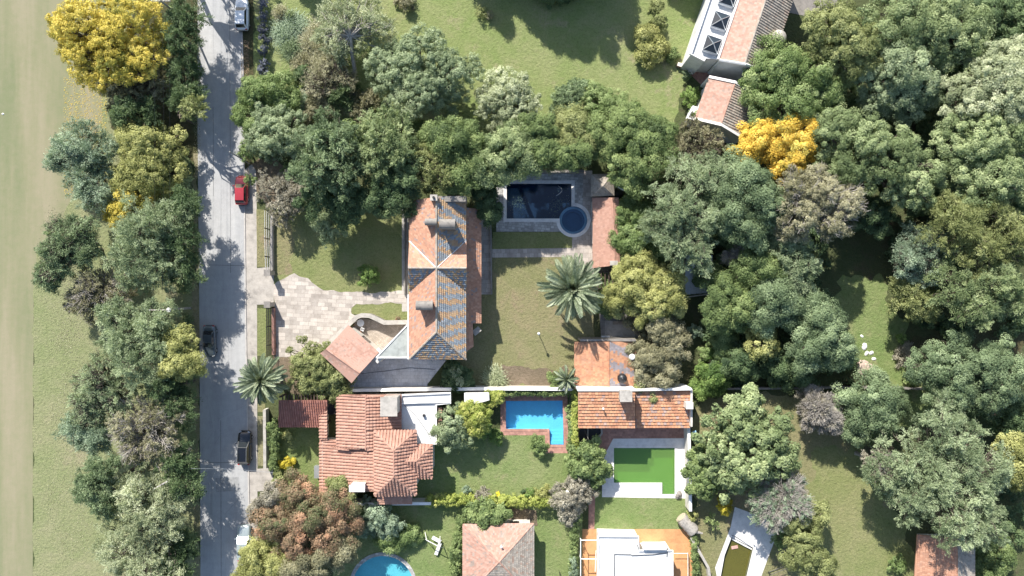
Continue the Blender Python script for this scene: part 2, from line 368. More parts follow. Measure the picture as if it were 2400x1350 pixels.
# ------------------------------------------------------------------ roofs
def facet(mb, pts, mode='rows', sp=.3, h=.06, seg=.4, thick=.14, band=None):
    """a planar roof slope (3D points, any order round) with real tile relief: 'rows' of barrel tiles down the
    slope or overlapping 'courses' along it"""
    pts = [Vector(p) for p in pts]
    n = Vector((0, 0, 0))
    for i in range(len(pts)): n += (pts[i]-pts[0]).cross(pts[(i+1) % len(pts)]-pts[0])
    if n.z < 0: pts = pts[::-1]; n = -n
    n.normalize()
    u = n.cross(Vector((0, 0, 1)))
    u = u.normalized() if u.length > 1e-3 else Vector((1, 0, 0))
    v = u.cross(n)                       # v runs down or up the slope
    if v.z > 0: v = -v; u = -u
    o = pts[0]
    mb.prism([p-Vector((0, 0, thick)) for p in pts], pts)
    A, B = (u, v) if mode == 'rows' else (v, u)      # A: across the strips, B: along them
    q = [((p-o).dot(A), (p-o).dot(B)) for p in pts]
    a0, a1 = min(p[0] for p in q), max(p[0] for p in q)
    def span(a):
        t = []
        for i in range(len(q)):
            (x1, y1), (x2, y2) = q[i], q[(i+1) % len(q)]
            if (x1 > a) != (x2 > a): t.append(y1+(y2-y1)*(a-x1)/(x2-x1))
        return (min(t), max(t)) if len(t) >= 2 else None
    k = 0; a = a0+sp*.5
    rs = mb.rs
    while a < a1:
        s1, s2 = span(max(a0+.01, a-sp*.42)), span(min(a1-.01, a+sp*.42))
        if s1 and s2:
            n1 = max(1, int(round(max(s1[1]-s1[0], s2[1]-s2[0])/seg)))
            off = (k % 2)*.5 if mode == 'courses' else 0
            for j in range(n1+(1 if off else 0)):
                f0, f1 = max(0, (j-off)/n1), min(1, (j+1-off)/n1)
                g = .02 if mode == 'courses' else 0
                L0, L1 = s1[0]+(s1[1]-s1[0])*f0+g, s1[0]+(s1[1]-s1[0])*f1
                R0, R1 = s2[0]+(s2[1]-s2[0])*f0+g, s2[0]+(s2[1]-s2[0])*f1
                if f1-f0 < 1e-4 or (L1-L0 < .03 and R1-R0 < .03): continue
                hh = h*rs.uniform(.8, 1.2); va = rs.random()
                def W(x, y, z): return o+A*x+B*y+n*z
                bd = band(W(a, (L0+L1)/2, 0)) if band else 0.0
                if mode == 'rows':
                    w_ = sp*.42; wi = sp*.2
                    m0, m1 = (L0*.5+R0*.5), (L1*.5+R1*.5)
                    lip = hh*.35
                    P0, P1, P2, P3 = W(a-w_, L0, .004), W(a-wi, m0, hh-lip), W(a+wi, m0, hh-lip), W(a+w_, R0, .004)
                    Q0, Q1, Q2, Q3 = W(a-w_, L1, .004), W(a-wi, m1, hh+lip), W(a+wi, m1, hh+lip), W(a+w_, R1, .004)
                    for c in ((P0, Q0, Q1, P1), (P1, Q1, Q2, P2), (P2, Q2, Q3, P3), (Q0, Q3, Q2, Q1)): mb.face(c, va, bd)
                else:
                    w_ = sp*.5
                    lo, hi = W(a-w_+.002, L0, .005), W(a-w_+.002, L1, .005)
                    lo2, hi2 = W(a+w_-.002, R0, hh), W(a+w_-.002, R1, hh)
                    lo3, hi3 = W(a+w_-.002, R0, 0), W(a+w_-.002, R1, 0)
                    for c in ((lo, lo2, hi2, hi), (lo2, lo3, hi3, hi2)): mb.face(c, va, bd)
        a += sp; k += 1
def ridge(mb, pts, r=.13, step=.35, band=0.0):
    """a line of overlapping half-round ridge tiles"""
    for a, b in zip(pts[:-1], pts[1:]):
        a, b = Vector(a), Vector(b); n = max(1, int((b-a).length/step))
        for k in range(n):
            p, q = a+(b-a)*k/n, a+(b-a)*(k+1)/n
            f0 = len(mb.f); mb.tube([p, q], [r, r*.86], 6)
            va = mb.rs.random()
            for i in range(f0, len(mb.f)): mb.var[i] = va; mb.band[i] = band
def shrink(poly, d):
    c = Vector((sum(p[0] for p in poly)/len(poly), sum(p[1] for p in poly)/len(poly)))
    out = []
    for p in poly:
        v = Vector((p[0], p[1]))-c; out.append(tuple(c+v*max(.1, 1-d*1.3/max(v.length, .1))))
    return out
def walls(root, poly, ez, mat='white', inset=.35, z0=0.0, wins=True, name='wall'):
    """poly: photo pixels of the eaves at height ez; the walls stand inside them down to z0"""
    q = shrink([P(a, b, ez).to_2d() for a, b in poly], inset)
    mb = MB(); mb.slab(q, z0, ez-.1); mb.build(name, mat, root)
    if wins:
        for i in range(len(q)):
            a, b = Vector(q[i]), Vector(q[(i+1) % len(q)]); L = (b-a).length
            if L < 3: continue
            d = (b-a)/L; nrm = Vector((d.y, -d.x)); c = Vector((sum(p[0] for p in q)/len(q), sum(p[1] for p in q)/len(q)))
            if nrm.dot((a+b)/2-c) < 0: nrm = -nrm
            rot = math.atan2(d.y, d.x); n = int(L//3.6)
            for lev in range(1 if ez < 4.6 else 2):
                zb = z0+1.0+lev*2.8
                if zb+1.2 > ez-.25: continue
                for k in range(n):
                    m = a+d*(L*(k+.5)/n)+nrm*.02
                    f = MB(); f.box(m.x, m.y, zb, 1.3, .1, 1.2, rot); fo = f.build('window', 'dwood', root)
                    g = MB(); m2 = m+nrm*.05
                    for s_ in (-1, 1): mm = m2+d*.31*s_; g.box(mm.x, mm.y, zb+.08, .54, .03, 1.04, rot)
                    g.build('pane', 'glass', fo)
    return q
def boxpx(root, name, x0, y0, x1, y1, z0, z1, mat, rot=0, bev=.02):
    """box whose top face shows at these photo pixels"""
    a, b = P(x0, y0, z1), P(x1, y1, z1)
    mb = MB(); mb.box((a.x+b.x)/2, (a.y+b.y)/2, z0, abs(b.x-a.x), abs(b.y-a.y), z1-z0, rot)
    return mb.build(name, mat, root, bevel=bev)

# ------------------------------------------------------------------ foliage
def quads_mesh(name, C, X, Y, var, mat, parent):
    """leaf faces: centres C, half-axes X and Y"""
    n = len(C); off = np.array(wloc(parent))
    tw = (np.random.RandomState(n % 1000).rand(n, 1)-.5)*.5
    Z = np.cross(X, Y); Z /= (np.linalg.norm(Z, axis=1, keepdims=True)+1e-9); Z = Z*np.linalg.norm(Y, axis=1, keepdims=True)*tw
    V = np.stack([C-X*1.0, C-Y+Z, C+X*1.0, C+Y+Z], 1).reshape(-1, 3)-off
    me = bpy.data.meshes.new(name)
    me.vertices.add(4*n); me.vertices.foreach_set('co', V.astype(np.float32).ravel())
    me.loops.add(4*n); me.loops.foreach_set('vertex_index', np.arange(4*n, dtype=np.int32))
    me.polygons.add(n); me.polygons.foreach_set('loop_start', np.arange(0, 4*n, 4, dtype=np.int32))
    me.update(calc_edges=True)
    a = me.attributes.new('var', 'FLOAT', 'FACE'); a.data.foreach_set('value', np.clip(var, 0, 1).astype(np.float32))
    me.materials.append(mat)
    o = bpy.data.objects.new(name, me); COL.objects.link(o)
    if parent is not None: o.parent = parent
    return o
def unit(a): return a/(np.linalg.norm(a, axis=1, keepdims=True)+1e-9)
def sph(rs, n): return unit(rs.normal(size=(n, 3)))
# kind: (clump radius, clumps per m2 of lobe, leaves per clump, leaf half length, half width, mode)
KIND = {
 'broad':   (.58, 1.25, 126, .088, .064, 'ball'),
 'big':     (.52, 1.35, 56, .17, .1, 'ball'),
 'fine':    (.42, 2.2, 64, .085, .06, 'ball'),
 'puff':    (.72, .85, 180, .088, .063, 'ball'),
 'shrub':   (.28, 5.2, 36, .08, .055, 'ball'),
 'feather': (1.1, 1.75, 74, .15, .034, 'plume'),
 'needle':  (.85, 2.6, 66, .13, .042, 'plume'),
 'sparse':  (.7, 1.5, 52, .105, .042, 'plume'),
 'wisp':    (.8, 1.5, 30, .13, .03, 'plume'),
}
DENS = 1.0
def foliage(rs, lobes, kind):
    rc, dens, nl, hl, hw, mode = KIND[kind]
    L = np.array([l[:4] for l in lobes]); flat = .8
    cs, ds, cv = [], [], []
    for i, (x, y, z, r) in enumerate(L):
        n = max(5, int(dens*DENS*r*r*4.2))
        d = sph(rs, n); d[:, 2] = np.where(d[:, 2] < -.35, -d[:, 2], d[:, 2])
        p = np.array([x, y, z])+d*np.array([1, 1, flat])*r*(.72+.3*rs.rand(n, 1))
        keep = np.ones(n, bool)
        for j, (x2, y2, z2, r2) in enumerate(L):
            if j != i: keep &= (np.linalg.norm((p-np.array([x2, y2, z2]))/np.array([1, 1, flat]), axis=1) > r2*.72)
        lv = rs.normal()*.17
        cs.append(p[keep]); ds.append(d[keep]); cv.append(np.full(keep.sum(), lv)+rs.normal(size=keep.sum())*.1)
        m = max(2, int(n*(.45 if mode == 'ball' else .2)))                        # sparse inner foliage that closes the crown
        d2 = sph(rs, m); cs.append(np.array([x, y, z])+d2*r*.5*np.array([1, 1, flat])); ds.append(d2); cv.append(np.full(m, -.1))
    c = np.concatenate(cs); d = np.concatenate(ds); cv = np.concatenate(cv); n = len(c)
    size = .55+.8*rs.rand(n)
    idx = np.repeat(np.arange(n), nl); m = len(idx)
    if mode == 'ball':
        e = sph(rs, m); e[:, 2] = np.where(e[:, 2] < -.2, -e[:, 2]*.7, e[:, 2])
        r_ = rc*size[idx][:, None]*(.6+.5*rs.rand(m, 1))
        C = c[idx]+e*r_*np.array([1, 1, .75])
        nrm = unit(e*.8+d[idx]*.35+np.array([0, 0, .25])+rs.normal(size=(m, 3))*.33)
        X = unit(np.cross(nrm, sph(rs, m))); Y = np.cross(nrm, X)
        s = (.7+.6*rs.rand(m, 1)); X = X*hl*s; Y = Y*hw*s
    else:
        dd = d.copy(); dd[:, 2] = dd[:, 2]*.5+.12; dd = unit(dd+rs.normal(size=(n, 3))*.33)
        t = rs.rand(m, 1); ln = rc*size[idx][:, None]
        sp = rs.normal(size=(m, 3))*(.1+.14*(1-t))*ln
        C = c[idx]+dd[idx]*(t-.35)*ln+sp+np.array([0, 0, -1])*(t**2)*ln*.25
        X = unit(dd[idx]+rs.normal(size=(m, 3))*.45); Y = unit(np.cross(X, unit(np.array([0, 0, 1.])+rs.normal(size=(m, 3))*.6)))
        s = (.7+.6*rs.rand(m, 1)); X = X*hl*s; Y = Y*hw*s
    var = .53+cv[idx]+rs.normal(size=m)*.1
    return C, X, Y, var
def limb(mb, a, b, r0, r1, rs, bend=.12, n=4):
    a, b = Vector(a), Vector(b); L = (b-a).length
    pts = [a]
    for k in range(1, n): pts.append(a+(b-a)*k/n+Vector(rs.uniform(-1, 1, 3))*L*bend*.6+Vector((0, 0, L*bend*.4*math.sin(math.pi*k/n))))
    pts.append(b); mb.tube(pts, [r0+(r1-r0)*k/n for k in range(n+1)], 5, False); return pts
SEED = [11]
def tree(name, label, lobes, h, kind, leaf, group=None, cat='tree', bark='bark', n_auto=None, bare=0, trunk=True, trunk_at=None, trunk_path=None):
    """lobes: [(px,py,radius px)] as seen in the photograph, h: height of the crown top in metres"""
    SEED[0] += 1; rs = np.random.RandomState(SEED[0])
    g_ = 1.08 if group and 'west' in group else (1.17 if group and 'eastern' in group and cat == 'tree' else 1.1 if cat == 'tree' else 1.04)
    lobes = [(a, b, c*g_) for a, b, c in lobes]
    R0 = max(l[2] for l in lobes)/S
    zc = max(h*.5, h-R0*1.0)
    full = []
    for (x, y, r) in lobes:
        rm = r/S*(H-zc)/H
        zz = zc-(.0 if r/S >= R0*.85 else (R0-r/S)*.3) + rs.uniform(-.05, .05)*h
        c = P(x, y, zz+rm*.3)
        if n_auto == 0 or rm < 1.0: full.append((c.x, c.y, zz, rm*.86)); continue
        k = n_auto or int(4+rm*1.6)
        lacy = kind in ('feather', 'sparse', 'wisp', 'needle')
        full.append((c.x, c.y, zz+rm*.12, rm*(.46 if lacy else .62)))
        k += 2 if lacy else 0
        a0 = rs.rand()*6.28
        for j in range(k):
            a = a0+2*math.pi*j/k+rs.uniform(-.25, .25); q = (rs.uniform(.45, .92) if lacy else rs.uniform(.5, .76))*rm; rr = rm*(rs.uniform(.2, .38) if lacy else rs.uniform(.26, .44))
            full.append((c.x+q*math.cos(a), c.y+q*math.sin(a), zz-rm*rs.uniform(.0, .4), rr))
        for j in range(3):
            a = rs.rand()*6.28; q = rs.uniform(.86, 1.04)*rm
            full.append((c.x+q*math.cos(a), c.y+q*math.sin(a), zz-rm*rs.uniform(.1, .5), rm*rs.uniform(.13, .24)))
        for j in range(max(2, k//2)):
            a = rs.rand()*6.28; q = rs.uniform(.15, .4)*rm
            full.append((c.x+q*math.cos(a), c.y+q*math.sin(a), zz+rm*rs.uniform(.12, .38), rm*rs.uniform(.26, .38)))
    cx = sum(l[0]*l[3]**2 for l in full)/sum(l[3]**2 for l in full); cy = sum(l[1]*l[3]**2 for l in full)/sum(l[3]**2 for l in full)
    if trunk_at: t_ = P(*trunk_at); cx, cy = t_.x, t_.y
    elif group and 'west' in group: cx = min(cx, P(452, 0).x)
    root = empty(name, (cx, cy, 0), label, cat, group)
    C, X, Y, var = foliage(rs, full, kind)
    C[:, 2] = np.maximum(C[:, 2], .06+.15*rs.rand(len(C)))
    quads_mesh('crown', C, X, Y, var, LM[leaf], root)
    if trunk:
        mb = MB(); rt = max(.05, .022*h+.02*R0); fork = Vector((cx+rs.uniform(-.3, .3), cy+rs.uniform(-.3, .3), max(.25, (zc-R0*.5)*.75)))
        if trunk_path:
            tp = [P(*q) for q in trunk_path]; fork = tp[-1]; mb.tube(tp, [rt*1.4-(rt*.6)*k/len(tp) for k in range(len(tp))], 8, False)
        else: mb.tube([(cx, cy, -.1), (cx, cy, .3), tuple(fork)], [rt*1.5, rt*1.1, rt*.85], 8, False)
        for l in full:
            tip = Vector(l[:3])
            pts = limb(mb, fork, tip, rt*.5, rt*.16, rs)
            if l[3] > .5:
                for j in range(3+bare*4):
                    e = Vector(rs.normal(size=3)); e.z = abs(e.z)*.5; e.normalize()
                    st = pts[rs.randint(2, 4)]; en = tip+e*l[3]*(.8+.16*bare)
                    pp = limb(mb, st, en, rt*.2, .02, rs, .2, 4)
                    for q in range(bare*3):
                        e2 = Vector(rs.normal(size=3)); e2.z = abs(e2.z)*.3; e2.normalize()
                        limb(mb, pp[rs.randint(1, 4)], pp[4]+e2*l[3]*.45, rt*.09, .015, rs, .2, 3)
        mb.build('trunk', bark, root, True)
    return root
def palm(label, x, y, rpx, h, nf=74, name='palm_tree', leaf='palm', droop=.55, group=None):
    SEED[0] += 1; rs = np.random.RandomState(SEED[0])
    c = P(x, y, h); R = rpx/S*(H-h)/H
    root = empty(name, (c.x, c.y, 0), label, 'palm tree', group)
    mb = MB(); mb.tube([(c.x, c.y, -.1), (c.x, c.y, .4), (c.x, c.y, h*.9), (c.x, c.y, h+.15)], [.55, .4, .38, .45], 12)
    for k in range(24):                       # cut frond bases round the trunk head
        a = k*2.4; z = h*(.72+.24*k/24); mb.tube([(c.x+.35*math.cos(a), c.y+.35*math.sin(a), z-.15), (c.x+.55*math.cos(a), c.y+.55*math.sin(a), z+.12)], [.09, .05], 4)
    mb.build('trunk', 'bark', root, True)
    CC, XX, YY, VV = [], [], [], []
    st = MB()
    for k in range(nf):
        a = k*2.39996+rs.uniform(-.3, .3); f = k/nf                    # inner upright to outer drooping fronds
        el = math.radians(86-f*100+rs.uniform(-11, 11)); L = R*(1.0 if f > .3 else .5+.5*f/.3)*rs.uniform(.82, 1.16)
        fv = rs.normal()*.16; p = np.array([c.x, c.y, h+.1]); d = np.array([math.cos(a)*math.cos(el), math.sin(a)*math.cos(el), math.sin(el)])
        n = 22; pts = [p.copy()]
        for i in range(n):
            d = d+np.array([0, 0, -1])*droop*2.2/n*(.4+i/n); d /= np.linalg.norm(d); p = p+d*L/n; pts.append(p.copy())
            side = np.cross(d, [0, 0, 1.]); side /= np.linalg.norm(side)+1e-9; up = np.cross(side, d)
            if i < 2: continue
            wl = L*.105*math.sin(math.pi*(.12+.86*i/n))**.6
            for s_ in (-1, 1):
                for q in range(2):
                    ax = side*s_*.62+d*.8+up*rs.uniform(.15, .5); ax /= np.linalg.norm(ax)
                    CC.append(p+ax*wl*.8+d*L/n*.5*q); XX.append(ax*wl*.8)
                    YY.append(np.cross(ax, up+side*s_*-.4)*.045); VV.append(.3+.4*(1-f)+fv+rs.normal()*.1)
        st.tube([tuple(q) for q in pts[::4]], [.05, .04, .03, .025, .02, .01][:len(pts[::4])], 4, False)
    cr = quads_mesh('crown', np.array(CC), np.array(XX), np.array(YY), np.array(VV), LM[leaf], root)
    st.build('frond_stems', LM[leaf], root)
    return root
def hedge(label, pts, wpx, h, leaf, name='hedge', kind='shrub', rough=.12, cat='hedge', group=None):
    """clipped hedge following the pixel path"""
    SEED[0] += 1; rs = np.random.RandomState(SEED[0])
    lobes = []
    P3 = [P(a, b, h) for a, b in pts]; w_ = wpx/S/2
    for a, b in zip(P3[:-1], P3[1:]):
        L = (b-a).length; n = max(1, int(L/(w_*.9)))
        for k in range(n+1):
            c = a+(b-a)*k/n
            lobes.append((c.x+rs.normal()*rough*.4, c.y+rs.normal()*rough*.4, h-w_*.8+rs.normal()*rough*.5, w_*(1+rs.normal()*rough)))
            if h > 1.2: lobes.append((c.x, c.y, max(.3, (h-w_)*.45), w_*.95))
    root = empty(name, (lobes[0][0], lobes[0][1], 0), label, cat, group)
    C, X, Y, var = foliage(rs, lobes, kind); C[:, 2] = np.maximum(C[:, 2], .05)
    quads_mesh('foliage', C, X, Y, var, LM[leaf], root)
    mb = MB()
    for a, b in zip(P3[:-1], P3[1:]):
        n = max(1, int((b-a).length/1.2))
        for k in range(n+1):
            c = a+(b-a)*k/n; mb.tube([(c.x, c.y, 0), (c.x+.05, c.y, h*.75)], [.035, .02], 5)
    mb.build('stems', 'bark', root)
    return root
def tuft(label, x, y, rpx, h, leaf, name='ornamental_grass', cat='grass clump', group=None, n=520):
    """a clump of arching blades"""
    SEED[0] += 1; rs = np.random.RandomState(SEED[0]); c = P(x, y, h*.5); R = rpx/S
    root = empty(name, (c.x, c.y, 0), label, cat, group)
    R *= 1.25; n = int(n*1.7); a = rs.rand(n)*6.283; e = rs.rand(n)**.6*(.75+.4*rs.rand(n)+.15*np.sin(a*3+x)); h = h*(.5+.6*rs.rand(n)); C, X, Y, V = [], [], [], []
    ox, oy = rs.normal(size=n)*R*.28, rs.normal(size=n)*R*.28
    for t0, t1 in ((0, .4), (.4, .75), (.75, 1.05)):
        def at(t): return np.stack([c.x+ox+np.cos(a)*R*e*t, c.y+oy+np.sin(a)*R*e*t, h*(t*(1.9-e*.8)-t*t*(.9+.1*e))*(1.1-.3*e)+.03], 1)
        p, q = at(t0), at(t1); C.append((p+q)/2); X.append((q-p)*.55); s = np.stack([-np.sin(a), np.cos(a), 0*a], 1)
        Y.append(s*(.045-.02*t0)); V.append(.5+rs.normal(size=n)*.2+.2*t0)
    quads_mesh('blades', np.concatenate(C), np.concatenate(X), np.concatenate(Y), np.concatenate(V), LM[leaf], root)
    return root
M['joint_wire_shadow'] = plain('tar_joint_wire_shadow', (.16, .16, .16), .8, 0, .3); M['patch'] = plain('asphalt_patch', (.3, .3, .3), .85, 0, .2)  # tar joint colour, also used to draw the overhead wire shadows
# ------------------------------------------------------------------ pools (their openings are cut out of every sheet)
POOLS = {
 'blue': px([(1185, 939), (1319, 938), (1322, 1043), (1288, 1043), (1287, 1006), (1185, 1006)]),
 'green': px([(1438, 1049), (1582, 1049), (1582, 1159), (1551, 1159), (1551, 1132), (1438, 1132)]),
 'dark': px([(1187, 430), (1340, 430), (1340, 483.2)]+[(1344+33.15*math.sin(t), 516-33.15*math.cos(t)) for t in [math.radians(-6.9+k*9.2) for k in range(1, 30)]]+[(1311.2, 513), (1187, 513)]),
 'round': [tuple(P(898, 1374)+Vector((4.25*math.cos(k*math.pi/24), 4.25*math.sin(k*math.pi/24), 0))) for k in range(48)],
 'kinked': px([(1717, 1252), (1765, 1284), (1738, 1400), (1680, 1400), (1698, 1302)]),
}
POOLS = {k: [(p[0], p[1]) for p in v] for k, v in POOLS.items()}
sc_ = P(1344, 516); SPA = circ(sc_.x, sc_.y, 1.95, 40)
HOLES += [v for v in POOLS.values()]
# ------------------------------------------------------------------ ground, lawns, road
B = -600
sheet('ground', [(-6000, -6000), (8400, -6000), (8400, 7400), (-6000, 7400)], 0, 'base')
sheet('fairway', [(-6000, -4000), (245, -4000), (245, 200), (238, 305), (155, 505), (88, 595), (79, 700), (77, 1100), (78, 5000), (-6000, 5000)], .004, 'fairway')
sheet('rough_grass', [(238, B), (420, B), (420, 230), (452, 400), (465, 1000), (468, 2000), (78, 2000), (78, 700), (86, 590), (150, 500), (235, 300), (242, 200)], .008, 'roughW', wob=.12)
sheet('leaf_litter', [(380, B), (466, B), (461, 330), (455, 380), (410, 350), (330, 330), (260, 300), (290, 200)], .012, 'litter', wob=.35)
sheet('verge', [(453, 360), (465, 360), (468, 760), (470, 1400), (470, 1500), (456, 1500), (458, 1000), (452, 700)], .016, 'verge', wob=.2)
sheet('road', [(463, B), (561, B), (568, 150), (571, 400), (574, 700), (577, 900), (586, 1400), (588, 2000), (474, 2000), (470, 1350), (468, 800), (463, 300)], .02, 'asphalt')
for jp in ([(499, 250), (500, 250), (501, 460), (500, 460)], [(517, 985), (518.2, 985), (519.2, 1400), (518, 1400)], [(470, 1084), (586, 1083), (586, 1084.2), (470, 1085.2)], [(468, 620), (574, 622), (574, 623), (468, 621)], [(538, -60), (539, -60), (541, 640), (540, 640)]): sheet('road', jp, .0235, 'joint_wire_shadow')  # lengthwise lines paint wire shadows on the road, crosswise ones are joints
sheet('road', [(505, 1120), (560, 1118), (562, 1150), (507, 1153)], .0225, 'patch')
sheet('verge', [(561, B), (592, B), (594, 190), (594, 300), (590, 390), (571, 400), (568, 150)], .014, 'litter')
sheet('sidewalk', [(571, 400), (590, 385), (600, 400), (602, 500), (604, 1400), (586, 1400), (577, 900), (574, 700)], .024, 'walk')
mb = MB()
kp = [(565, -20), (570, 150), (573, 400), (576, 700), (579, 900), (588, 1380)]
for (a, b), (c, d) in zip(kp[:-1], kp[1:]):
    p, q = P(a, b), P(c, d); mb.prism([(p.x-.07, p.y, 0), (q.x-.07, q.y, 0), (q.x+.07, q.y, 0), (p.x+.07, p.y, 0)], [(p.x-.07, p.y, .12), (q.x-.07, q.y, .12), (q.x+.07, q.y, .12), (p.x+.07, p.y, .12)])
tag(mb.build('kerb', 'kerb'), kind='structure')
sheet('verge', [(601, 490), (626, 492), (628, 626), (603, 626)], .028, 'dry')
sheet('verge', [(603, 722), (624, 722), (624, 834), (603, 834)], .028, 'lawn')
sheet('verge', [(604, 946), (622, 946), (622, 966), (604, 966)], .028, 'dry')
sheet('verge', [(604, 975), (621, 975), (622, 1092), (605, 1092)], .028, 'verge')
sheet('driveway', [(584, 630), (642, 625), (642, 708), (624, 714), (584, 714)], .032, 'walk')
sheet('driveway', [(584, 1100), (640, 1096), (640, 1150), (586, 1152)], .032, 'walk')
# north gardens
sheet('lawn', [(592, B), (1680, B), (1655, 60), (1590, 250), (1585, 330), (1440, 330), (1200, 300), (1120, 380), (860, 330), (600, 330), (594, 190)], .006, 'rough', wob=.3)
sheet('bare_ground', [(590, 385), (640, 370), (700, 420), (700, 500), (660, 520), (625, 480), (605, 460)], .010, 'earth', wob=.4)
# first property
sheet('lawn', [(630, 480), (960, 460), (960, 760), (640, 700)], .012, 'lawn')
sheet('lawn', [(636, 500), (670, 500), (690, 560), (685, 640), (640, 655), (636, 640)], .016, 'dry', wob=.3)
sheet('path', [(942, 480), (957, 480), (957, 730), (942, 730)], .026, 'conc')
sheet('stone_court', [(640, 668), (668, 652), (690, 640), (702, 648), (722, 652), (740, 668), (758, 680), (800, 685), (952, 683), (952, 712), (836, 712), (824, 722), (824, 735), (838, 742), (756, 822), (742, 836), (646, 836)], .03, 'stone', wob=.12)
sheet('flower_bed', [(642, 828), (760, 828), (835, 905), (700, 925), (640, 915)], .018, 'earth', wob=.2)
sheet('terrace', [(836, 742), (900, 756), (958, 755), (960, 765), (888, 834), (816, 764)], .034, 'terr')
sheet('yard', [(824, 840), (960, 838), (1046, 844), (1002, 900), (1000, 915), (812, 915)], .034, 'ctile')
sheet('lawn', [(1128, 560), (1392, 560), (1392, 910), (1030, 912), (1046, 844), (1110, 800)], .012, 'dry', wob=.1)
sheet('bare_ground', [(1165, 868), (1200, 858), (1250, 866), (1330, 855), (1345, 908), (1160, 908)], .016, 'earth', wob=.4)
sheet('path', [(1128, 500), (1152, 500), (1152, 690), (1128, 690)], .028, 'path')
sheet('path', [(1150, 584), (1342, 581), (1342, 602), (1150, 604)], .026, 'path')
sheet('lawn', [(1155, 544), (1341, 544), (1341, 582), (1155, 584)], .018, 'lawn')
sheet('pool_terrace', [(1340, 400), (1388, 400), (1392, 660), (1360, 640), (1341, 602)], .030, 'path')
sheet('pool_terrace', [(1163, 402), (1366, 402), (1366, 543), (1163, 543)], .034, 'sdeck')
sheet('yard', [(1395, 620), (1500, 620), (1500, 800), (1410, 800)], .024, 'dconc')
# second property
sheet('lawn', [(628, 1000), (750, 1000), (750, 1140), (628, 1140)], .02, 'green')
sheet('lawn', [(1000, 1005), (1345, 1005), (1345, 1190), (960, 1190), (960, 1000)], .018, 'lush')
sheet('pool_terrace', [(1173, 926), (1330, 926), (1332, 1062), (1279, 1062), (1277, 1020), (1173, 1020)], .03, 'brick')
sheet('flower_bed', [(1334, 918), (1356, 918), (1356, 1150), (1334, 1130)], .024, 'earth')
# green pool property
sheet('lawn', [(1385, 1150), (1618, 1150), (1618, 1242), (1388, 1242)], .02, 'lush')
sheet('pool_terrace', [(1355, 995), (1612, 1000), (1610, 1040), (1420, 1062), (1372, 1062), (1355, 1050)], .026, 'brick')
sheet('pool_terrace', [(1437, 1028), (1606, 1027), (1606, 1168), (1411, 1165), (1411, 1092), (1419, 1062)], .032, 'wdeck')
sheet('path', [(1380, 1150), (1395, 1150), (1393, 1245), (1379, 1245)], .028, 'brick')
sheet('patio', [(1365, 1240), (1612, 1240), (1628, 1300), (1628, 1500), (1362, 1500)], .03, 'opatio')
# south properties
sheet('lawn', [(780, 1180), (1365, 1180), (1365, 1500), (780, 1500)], .008, 'lush')
sheet('bare_ground', [(1180, 1195), (1255, 1195), (1260, 1232), (1180, 1232)], .014, 'earth', wob=.2)
# east
sheet('lawn', [(1640, 940), (1880, 920), (1900, 1000), (2000, 1000), (2160, 1350), (2160, 1500), (1630, 1500), (1622, 1000)], .012, 'dry', wob=.4)
sheet('lawn', [(1900, 1060), (2000, 1040), (2060, 1130), (2150, 1300), (2150, 1500), (1960, 1500), (1900, 1200)], .018, 'lawn', wob=.6)
sheet('lawn', [(1960, 660), (2060, 640), (2160, 860), (2190, 1000), (2100, 1000), (2010, 860), (1960, 760)], .016, 'lush', wob=.5)
sheet('bare_ground', [(2130, 800), (2400, 760), (2400, 840), (2200, 900), (2120, 870)], .02, 'litter', wob=.5)
sheet('pool_terrace', [(1722, 1188), (1826, 1226), (1820, 1254), (1764, 1404), (1690, 1404), (1676, 1330), (1712, 1236)], .03, 'wdeck')
sheet('brick_terrace', [(1617, 130), (1700, 155), (1720, 190), (1660, 215), (1618, 175)], .026, 'brick')
sheet('driveway', [(1850, B), (2030, B), (1960, 20), (1900, 40), (1850, 30)], .026, 'dconc')

